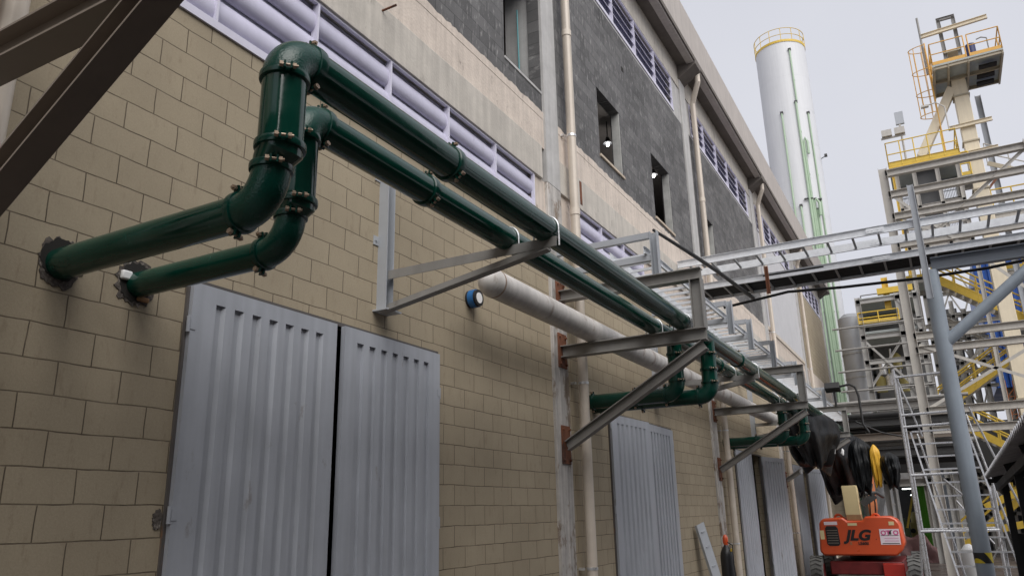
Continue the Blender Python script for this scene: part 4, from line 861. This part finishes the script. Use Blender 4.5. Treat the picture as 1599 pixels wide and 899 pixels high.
# ------------------------------------------------------------------ large grey steel rack crossing behind the bridge
T = thing('steel_rack', (6.5, 27, GZ), 'large grey steel pipe rack with several long beams behind the cable bridge', 'steel rack')
for x in (4.14, 8.15, 12.2):
    for y in (26,) if x != 8.15 else ():
        q = MB(); q.hbeam((x, y, GZ), (x, y, 12.2), 0.26, 0.26, up=(1,0,0)); q.build('column', 'steelfar', T, smooth=False)
for z, x1 in ((12.0, 12.2), (11.26, 12.2), (10.5, 12.2), (9.55, 8.1), (6.58, 12.2), (6.15, 12.2), (4.32, 12.2), (3.75, 12.2)):
    q = MB(); q.hbeam((4.2, 26, z), (x1, 26, z), 0.2, 0.22); q.build('long_beam', 'steelfar', T, smooth=False)
hb('hanger_post', 'steelfar', T, (8.15, 26, 9.6), (8.15, 26, 12.2), 0.24, 0.24, up=(1,0,0))
for a, b in (((4.3, 26, 11.2), (8.0, 26, 6.8)), ((8.0, 26, 11.9), (5.2, 26, 9.7)), ((4.3, 26, 6.3), (8.0, 26, 4.5)), ((4.3, 26, 4.4), (8.0, 26, 6.4)), ((4.2, 26.05, 10.4), (5.6, 26.05, 9.7))):
    q = MB(); q.angle(a, b, 0.09, 0.09, 0.012); q.build('brace', 'steelfar', T, smooth=False)

# ------------------------------------------------------------------ yellow railed stair tower
T = thing('stair_tower', (6.5, 41.5, GZ), 'grey steel staircase with bright yellow stringers and handrails zigzagging behind the post', 'staircase')
def flight(x0, z0, x1, z1, y, w=0.9):
    for yy in (y, y+w):
        q = MB(); q.beam((x0, yy, z0), (x1, yy, z1), 0.05, 0.32); q.build('stringer', 'yellow' if yy == y else 'steelfar', T)
        q = MB(); d = Vector((x1-x0, 0, z1-z0)); n = max(2, int(d.length/0.9))
        for h in (0.55, 1.08): q.tube([(x0, yy, z0+h), (x1, yy, z1+h)], 0.04, 6)
        for k in range(n+1): q.tube([(x0+d.x*k/n, yy, z0+d.z*k/n), (x0+d.x*k/n, yy, z0+d.z*k/n+1.08)], 0.034, 6)
        q.build('handrail', 'yellow', T)
    n = int(abs(z1-z0)/0.2); q = MB()
    for k in range(n): q.box(x0+(x1-x0)*(k+0.5)/n-0.13, x0+(x1-x0)*(k+0.5)/n+0.13, y+0.03, y+w-0.03, z0+(z1-z0)*(k+0.5)/n-0.02, z0+(z1-z0)*(k+0.5)/n+0.02)
    q.build('treads', 'steelfar', T)
def landing(x0, x1, y0, y1, z, rails=True):
    q = MB(); q.box(x0, x1, y0, y1, z-0.06, z); q.build('landing_deck', 'grating', T)
    hb('landing_beam','steelfar',T,(x0, y0, z-0.16), (x1, y0, z-0.16), 0.1, 0.2); hb('landing_beam','steelfar',T,(x0, y1, z-0.16), (x1, y1, z-0.16), 0.1, 0.2)
    if rails: railing(T, [(x0, y1, z), (x0, y0, z), (x1, y0, z)], 1.1, 'yellow', step=0.5)
for a, b in (((5.0, 43.2, 2.0), (9.6, 43.2, 6.5)), ((9.6, 43.2, 7.0), (5.0, 43.2, 11.2)), ((3.6, 43.2, 6.0), (7.0, 43.2, 9.0)), ((3.6, 43.2, 5.0), (7.0, 43.2, 1.5))):
    q = MB(); q.angle(a, b, 0.12, 0.12, 0.014); q.build('tie_brace', 'steelfar', T, smooth=False)
for z in (3.2, 5.2, 7.9, 10.3): hb('tie_beam', 'steelfar', T, (3.4, 43.2, z), (9.7, 43.2, z), 0.14, 0.2)
KS = 1.34
def sx(x): return 4.41+(x-4.41)*KS
def sz(z): return 1.6+(z-1.6)*KS
for x0, z0, x1, z1, y in ((5.1, 9.35, 7.6, 7.45, 40.2), (4.5, 4.75, 7.2, 6.55, 41.7), (4.9, 4.35, 7.4, 2.7, 40.2), (4.6, 0.3, 7.4, 2.55, 41.7)): flight(sx(x0), sz(z0), sx(x1), sz(z1), y, 1.1)
for x0, x1, z in ((3.75, 4.6, 4.62), (7.3, 8.3, 7.35), (4.0, 5.1, 9.45), (7.3, 8.3, 2.6)): landing(sx(x0), sx(x1), 40.2, 42.9, sz(z))
for x in (3.75, 5.0, 7.25, 8.35):
    for y in (40.15, 43.0):
        q = MB(); q.hbeam((sx(x), y, GZ), (sx(x), y, sz(7.5 if x > 7 else (9.5 if x > 4.5 else 6.0))), 0.18, 0.18, up=(1,0,0)); q.build('column', 'steelfar', T, smooth=False)

# ------------------------------------------------------------------ process frame with tanks beside the silo
T = thing('process_structure', (3.2, 37, GZ), 'grey open steel process frame with cross bracing and dark equipment beside the silo', 'steel structure')
for x in (2.17, 3.75, 4.45):
    for y in (36, 40):
        q = MB(); q.hbeam((x, y, GZ), (x, y, 10.5), 0.22, 0.22, up=(1,0,0)); q.build('column', 'lightsteelb', T, smooth=False)
for z in (10.3, 9.25, 8.7, 7.6, 6.45, 5.4, 4.0, 2.6):
    for y in (36, 40):
        q = MB(); q.hbeam((2.1, y, z), (4.5, y, z), 0.14, 0.2); q.build('cross_beam', 'lightsteelb', T, smooth=False)
for za, zb in ((8.85, 8.95), (5.2, 5.3), (10.4, 10.45)): bx('floor_deck', 'grating', T, 2.1, 4.5, 36, 40, za, zb)
for a, b in (((2.25, 36, 8.5), (3.7, 36, 6.6)), ((3.7, 36, 8.5), (2.25, 36, 6.6)), ((3.75, 36, 10.2), (4.45, 36, 8.8)), ((3.75, 36, 6.4), (4.45, 36, 5.0))):
    q = MB(); q.angle(a, b, 0.09, 0.09, 0.012); q.build('brace', 'lightsteelb', T, smooth=False)
railing(T, [(2.1, 35.95, 9.3), (3.7, 35.95, 9.3)], 0.5, 'yellow', toe=True); railing(T, [(2.1, 39.9, 10.45), (4.5, 39.9, 10.45)], 1.1, 'steel', toe=False)
q = MB(); q.hbeam((3.35, 36.2, 9.9), (3.35, 36.2, 11.3), 0.25, 0.25, up=(1,0,0)); q.box(3.0, 4.4, 36.0, 36.3, 10.55, 10.8); q.build('yellow_frame', 'yellow', T, smooth=False)
q = MB(); q.box(2.3, 4.4, 39.3, 39.9, 4.0, 10.2); q.build('rear_cladding', 'casingdark', T)
for i, (x, z, r) in enumerate(((2.55, 6.75, 0.22), (3.0, 6.85, 0.28), (3.45, 6.7, 0.2), (2.7, 7.5, 0.16), (3.3, 7.7, 0.18))):
    q = MB(); q.tube([(x, 37.2, z-0.3), (x, 37.2, z+0.25), (x, 37.2, z+0.4)], [r, r, r*0.4], 14); q.tube([(x, 37.2, z), (x+0.35, 37.1, z+0.2), (x+0.4, 37.1, z+0.8)], 0.04, 8); q.build('valve_body', 'alu' if i % 2 else 'yellowdull', T)
for (x, y, r, z0, z1, lab, m_) in ((1.55, 39.6, 0.62, GZ, 10.6, 'tall light grey vertical tank between silo and steel frame', 'tankgrey'), (2.95, 38.2, 0.62, 3.3, 6.2, 'short dark grey vertical vessel inside the steel frame', 'tankdark')):
    Q = thing('vertical_tank', (x, y, z0), lab, 'tank', 'grey tanks by the silo')
    q = MB(); q.tube([(x, y, z0), (x, y, z1-0.2), (x, y, z1)], [r, r, r*0.6], 40); q.build('vessel', m_, Q)
    for z in [z0+1.1+1.15*k for k in range(int((z1-z0-1)/1.15))]:
        q = MB(); q.tube([(x, y, z), (x, y, z+0.06)], r+0.025, 40); q.build('hoop', 'lightsteelb', Q)
for i, z in enumerate((9.15, 8.2, 7.25, 6.4, 5.2)):
    q = MB(); q.tube([(1.0, 35.7, z), (4.6, 35.7, z+0.02)], 0.045, 8); tag(q.build('cross_pipe', 'steel'), ['highest', 'second from top', 'middle', 'second from bottom', 'lowest'][i] + ' of the five thin pipes crossing in front of the grey tank', 'pipe', 'thin pipes in front of the tank')

# dark overhead gantry and pipes behind the plastic sheets
T = thing('pipe_gantry', (3, 33, GZ), 'dark steel gantry with pipes crossing low behind the plastic sheets', 'gantry')
for x in (0.9, 5.2):
    q = MB(); q.hbeam((x, 33, GZ), (x, 33, 5.4), 0.2, 0.2, up=(1,0,0)); q.build('column', 'darkmetal', T, smooth=False)
for z, m_ in ((5.35, 'steel'), (4.75, 'darkmetal'), (4.2, 'steelbrownshade'), (3.6, 'darkmetal')):
    q = MB(); q.hbeam((0.7, 33, z), (5.4, 33, z), 0.25, 0.28); q.build('beam', m_, T, smooth=False)
for z, r, m_ in ((5.05, 0.12, 'darkmetal'), (4.5, 0.15, 'black'), (3.95, 0.1, 'steel'), (5.62, 0.07, 'steel'), (3.3, 0.14, 'black')):
    q = MB(); q.tube([(0.6, 33.4, z), (5.6, 33.4, z)], r, 12); q.build('pipe', m_, T)
q = MB(); q.box(0.9, 5.2, 34.6, 34.8, 2.95, 5.3); q.build('dark_cladding', 'darkclad', T)

# ------------------------------------------------------------------ open workshop at the far end
T = thing('workshop', (3, 48, GZ), 'open dark workshop with white posts and lit tubes at the far end of the yard', 'building')
q = MB(); q.box(0.2, 9.5, 43.0, 43.2, 3.2, 5.4); q.build('front_fascia', 'darkclad', T)
q = MB(); q.box(0.2, 9.5, 43.2, 60, 5.3, 5.45); q.build('roof', 'darkclad', T)
q = MB(); q.box(0.2, 9.5, 59.8, 60, GZ, 5.3); q.build('rear_wall', 'darkclad', T)
q = MB(); q.box(9.3, 9.5, 43.2, 59.8, GZ, 5.3); q.build('side_wall', 'darkclad', T)
for x, w in ((0.98, 0.34), (1.86, 0.36)):
    q = MB(); q.box(x, x+w, 42.9, 43.1, GZ+0.6, 3.2); q.build('white_post', 'white', T)
q = MB(); q.box(1.86, 3.5, 42.9, 43.1, 2.75, 3.2); q.build('lintel', 'white', T)
q = MB(); q.box(2.95, 3.45, 44.0, 44.15, GZ, 2.75)
for k in range(6): q.box(2.96+0.08*k, 2.99+0.08*k, 43.96, 44.0, GZ, 2.75)
q.build('green_door', 'limegreen', T)
q = MB(); q.box(3.6, 4.9, 43.4, 43.5, 0.2, 3.1)
for k in range(7): q.box(3.62+0.18*k, 3.66+0.18*k, 43.37, 43.4, 0.2, 3.1)
q.build('white_sheeting', 'white', T)
q = MB(); q.box(4.15, 4.32, 43.0, 43.3, GZ, 3.2); q.build('grey_post', 'postdark', T)
q = MB(); q.beam((2.3, 44.5, 0.6), (2.9, 44.5, 2.6), 0.1, 0.1); q.build('yellow_brace', 'yellow', T)
for x, y, z in ((2.4, 47, 2.85), (2.5, 52, 2.6), (2.7, 57, 2.3)):
    q = MB(); q.box(x-0.5, x+0.5, y-0.06, y+0.06, z, z+0.06); q.build('light_tube', 'lampdim', T)
for i, (x, y, w, h, m_, lab) in enumerate(((2.1, 45.5, 0.5, 1.1, 'machinegreen', 'dull green machine standing inside the workshop door'), (2.65, 46.2, 0.55, 1.4, 'yellowdull', 'dull yellow machine standing inside the workshop door'))):
    Q = thing('machine', (x, y, GZ), lab, 'machine', 'machines in the workshop')
    q = MB(); q.box(x-w/2, x+w/2, y-0.3, y+0.3, GZ+0.1, GZ+h); q.tube([(x, y, GZ+h), (x, y, GZ+h+0.25), (x, y, GZ+h+0.5)], [w*0.4, w*0.4, w*0.2], 14); q.build('cabinet', m_, Q, bevel=0.03)
    q = MB(); q.tube([(x-w*0.3, y-0.3, GZ+h*0.7), (x-w*0.3, y-0.5, GZ+h*0.7)], 0.12, 14); q.box(x-w/2+0.05, x+w/2-0.05, y-0.25, y+0.25, GZ, GZ+0.1); q.build('base', 'black', Q)
# red-brown material heap between lift and workshop
rnd = random.Random(5)
for i, (x, y, sx_, h) in enumerate(((2.9, 37.0, 0.9, 1.0), (1.9, 38.5, 0.6, 0.7))):
    mb = MB(); bmesh.ops.create_icosphere(mb.bm, subdivisions=4, radius=1.0)
    for v in mb.bm.verts:
        n_ = 1 + 0.12*math.sin(v.co.x*7+i)+0.10*math.sin(v.co.y*9)+0.08*math.sin(v.co.z*11+v.co.x*5); v.co = Vector((v.co.x*sx_*n_, v.co.y*0.8*n_, max(-0.05, v.co.z)*h*n_)) + Vector((x, y, GZ))
    tag(mb.build('covered_pile', 'mauve'), ['larger covered reddish pile on the ground right of the boom lift', 'smaller covered reddish pile half hidden by the boom lift'][i], 'pile', 'covered piles')

# dense steelwork far behind the stairs
T = thing('conveyor_structure', (6, 50, GZ), 'dense grey lattice of columns and braces far behind the yellow stairs', 'steel structure')
random.seed(21)
CXS = [4.9, 5.45, 6.0, 6.5, 6.95]
for i, x in enumerate(CXS):
    for y in (44.6, 46.5):
        hb('column', 'steel' if (i+int(y)) % 2 else 'lightsteelb', T, (x, y, GZ), (x, y, 12.8-0.5*i), 0.2, 0.2, up=(1,0,0))
for k in range(10):
    z = 1.2+1.22*k
    hb('cross_beam', 'steel', T, (4.8, 44.6, z), (7.4, 44.6, z), 0.12, 0.16); hb('cross_beam', 'lightsteelb', T, (4.8, 46.5, z+0.5), (7.4, 46.5, z+0.5), 0.12, 0.16)
    for i in range(4):
        a, b = CXS[i], CXS[i+1]; f_ = 1 if (i+k) % 2 else -1
        q = MB(); q.angle((a, 44.65, z if f_ > 0 else z+1.22), (b, 44.65, z+1.22 if f_ > 0 else z), 0.08, 0.08, 0.012); q.build('brace', 'lightsteelb', T, smooth=False)
q = MB(); q.box(5.6, 6.3, 47.0, 47.6, GZ, 11.9); q.build('riser_duct', 'casingdark', T)
q = MB(); q.box(4.9, 5.3, 47.0, 47.3, GZ, 11.0); q.build('riser_duct', 'tankgrey', T)

# ------------------------------------------------------------------ blue clad silo house and white wall beyond
T = thing('blue_building', (11, 48, GZ), 'bright blue corrugated building on legs behind the stair tower', 'building')
bm_ = MB(); bm_.box(7.35, 15.5, 46.05, 54, 7.3, 14.2); bm_.build('cladding_core', 'cladblue', T)
q = MB(); x = 7.35
while x < 15.4: q.prism([(x, 46.05), (x+0.05, 45.97), (x+0.15, 45.97), (x+0.2, 46.05)], 'z', 7.3, 14.2); x += 0.3
q.build('corrugated_sheet', 'cladblue', T, smooth=False)
for x in (7.9, 9.6, 11.5, 15.2):
    q = MB(); q.hbeam((x, 46.4, GZ), (x, 46.4, 7.3), 0.3, 0.3, up=(1,0,0)); q.build('leg', 'steelbrownshade', T, smooth=False)
T = thing('lattice_mast', (7.8, 44, GZ), 'orange and white lattice crane mast seen through a gap at the right edge', 'mast')
for x in (7.6, 7.95):
    for y in (44, 44.35):
        q = MB(); q.tube([(x, y, GZ), (x, y, 7.4)], 0.035, 6); q.build('chord', 'boomorange', T)
q = MB()
for k in range(18): z = GZ+0.42*k; q.tube([(7.6, 44, z), (7.95, 44, z+0.42)], 0.018, 6); q.tube([(7.95, 44, z), (7.6, 44, z)], 0.018, 6)
q.build('lacing', 'boomorange', T)

# ------------------------------------------------------------------ aluminium scaffold and platform ladder behind the post
T = thing('scaffold_tower', (4.4, 17.8, GZ), 'slim aluminium scaffold tower with horizontal tubes behind the blue-grey post', 'scaffold')
for x in (3.80, 5.12):
    for y in (17.0, 18.4):
        q = MB(); q.tube([(x, y, GZ), (x, y, 4.25 if x < 4 else 1.95)], 0.028, 12); q.build('upright', 'alu', T)
for z in (4.1, 3.35, 3.12, 2.2, 1.17):
    for y in (17.0, 18.4):
        if z > 2.0 and y > 18: continue
        q = MB(); q.tube([(3.8, y, z-0.02), (5.12 if z < 2 else 4.75, y, z)], 0.024, 10); q.build('ledger', 'alu', T)
for a, b in (((3.82, 17.05, 4.15), (4.12, 17.05, 2.9)), ((4.35, 17.05, 2.1), (4.7, 17.05, 1.7)), ((3.7, 17.1, 0.2), (3.80, 17.05, 1.15)), ((4.98, 17, 3.4), (5.6, 17, 1.2))):
    q = MB(); q.tube([a, b], 0.018, 8); q.build('diagonal', 'alu', T)
T = thing('platform_ladder', (4.7, 17, GZ), 'leaning aluminium step ladder with many treads behind the blue-grey post', 'ladder')
A0, A1 = Vector((3.92, 17.4, 3.02)), Vector((4.46, 16.7, GZ)); B0, B1 = Vector((4.84, 17.4, 3.34)), Vector((5.45, 16.7, GZ))
for i, (a, b) in enumerate(((A0, A1), (B0, B1))):
    q = MB(); q.beam(a, b, 0.03, 0.09, up=(0,1,0)); q.build('side_rail', 'alu', T)
    q = MB(); q.tube([a+Vector((0.10,0.35,0)), b+Vector((0.10,0.35,0))], 0.02, 8); q.build('hand_tube', 'alu', T)
n = 15
for k in range(n):
    t = (k+0.6)/n; a = A0+(A1-A0)*t; b = B0+(B1-B0)*t; zz = (a.z+b.z)/2
    q = MB(); q.beam((a.x, a.y, zz), (b.x, b.y, zz), 0.11, 0.03); q.build('tread', 'alu', T)
for a, b in (((4.5, 17.6, 1.7), (5.0, 17.7, 0.9)), ((4.9, 17.5, 0.6), (5.15, 17.4, 1.0))):
    q = MB(); q.tube([a, b], 0.016, 8); q.build('stay', 'alu', T)
q = MB(); q.tube([(4.55, 18.8, 0.1), (4.57, 18.8, 0.45), (4.57, 18.8, 0.75), (4.55, 18.8, 0.85)], [0.12, 0.17, 0.15, 0.05], 14); tag(q.build('wrapped_roll', 'white'), 'white wrapped bundle standing behind the ladder treads', 'bundle')

# ------------------------------------------------------------------ lean-to shed on the right
T = thing('lean_to_shed', (7, 11.5, GZ), 'dark lean-to shed with an old corrugated roof edge at the right border', 'shed')
EA, EB = Vector((4.98, 15.6, 2.08)), Vector((5.13, 4.5, 2.47)); RX = Vector((3.0, 0, 0.7))
mb = MB(); bm = mb.bm; n = 58; per = 4; top = []; 
for i in range(n*per+1):
    t = i/(n*per); p = EA+(EB-EA)*t; o_ = 0.028*math.sin(2*math.pi*i/per)
    top.append([bm.verts.new(p+Vector((0,0,o_))), bm.verts.new(p+RX+Vector((0,0,o_))), bm.verts.new(p+Vector((0,0,o_-0.03))), bm.verts.new(p+RX+Vector((0,0,o_-0.03)))])
for a, b in zip(top, top[1:]):
    bm.faces.new((a[0], b[0], b[1], a[1])); bm.faces.new((a[2], a[3], b[3], b[2])); bm.faces.new((a[0], a[2], b[2], b[0])); bm.faces.new((a[1], b[1], b[3], a[3]))
mb.build('roof_sheet', 'roofsheet', T)
q = MB(); q.box(5.0, 9.2, 15.3, 15.36, 1.95, 2.02)
for k in range(5): p = EA+(EB-EA)*(0.02+0.23*k); q.beam(p+Vector((0.12,0,-0.10)), p+RX+Vector((0,0,-0.10)), 0.06, 0.12)
q.beam(EA+Vector((0.15,0,-0.2)), EB+Vector((0.15,0,-0.2)), 0.06, 0.1); q.build('rafters', 'black', T)
for y in (15.2, 12.0, 8.5, 5.0):
    q = MB(); q.box(5.17, 5.27, y-0.05, y+0.05, GZ, 2.0); q.build('post', 'black', T)
    q = MB(); q.box(7.95, 8.1, y-0.05, y+0.05, GZ, 2.5); q.build('post', 'black', T)
q = MB(); q.box(5.25, 9.2, 15.35, 15.45, GZ, 1.15); q.build('dark_boarding', 'darkclad', T)
q = MB(); q.box(9.2, 9.3, 11.5, 15.4, GZ, 2.9); q.build('rear_boarding', 'darkclad', T)
for i, (a, b) in enumerate((((5.1, 22, 1.55), (6.4, 22, 2.15)), ((5.3, 22.3, 1.05), (6.6, 22.3, 1.3)))):
    q = MB(); q.beam(a, b, 0.06, 0.16); tag(q.build('yellow_rail', 'yellow'), ['sloping yellow rail low behind the shed roof edge', 'level yellow rail lower behind the dark shed boarding'][i], 'rail', 'yellow rails by the shed')

# ------------------------------------------------------------------ unseen shed added right of and behind camera to darken reflections and lower wall
T = thing('added_building', (13, -2, GZ), 'unseen dark grey corrugated shed added to darken the pipe reflections', 'building')
q = MB(); q.box(8.4, 17, -22, 11, GZ, 9.5); q.build('wall', 'addedwall', T)
q = MB(); y = -22
while y < 10.8: q.prism([(10.2, y), (10.15, y+0.05), (10.15, y+0.2), (10.2, y+0.25)], 'z', GZ, 8.4) if False else q.box(8.36, 8.4, y, y+0.15, GZ, 9.4); y += 0.3
q.build('wall_ribs', 'addedwall', T)
q = MB(); q.box(8.1, 17.3, -22.3, 11.3, 9.5, 9.65); q.build('roof', 'roofsheet', T)
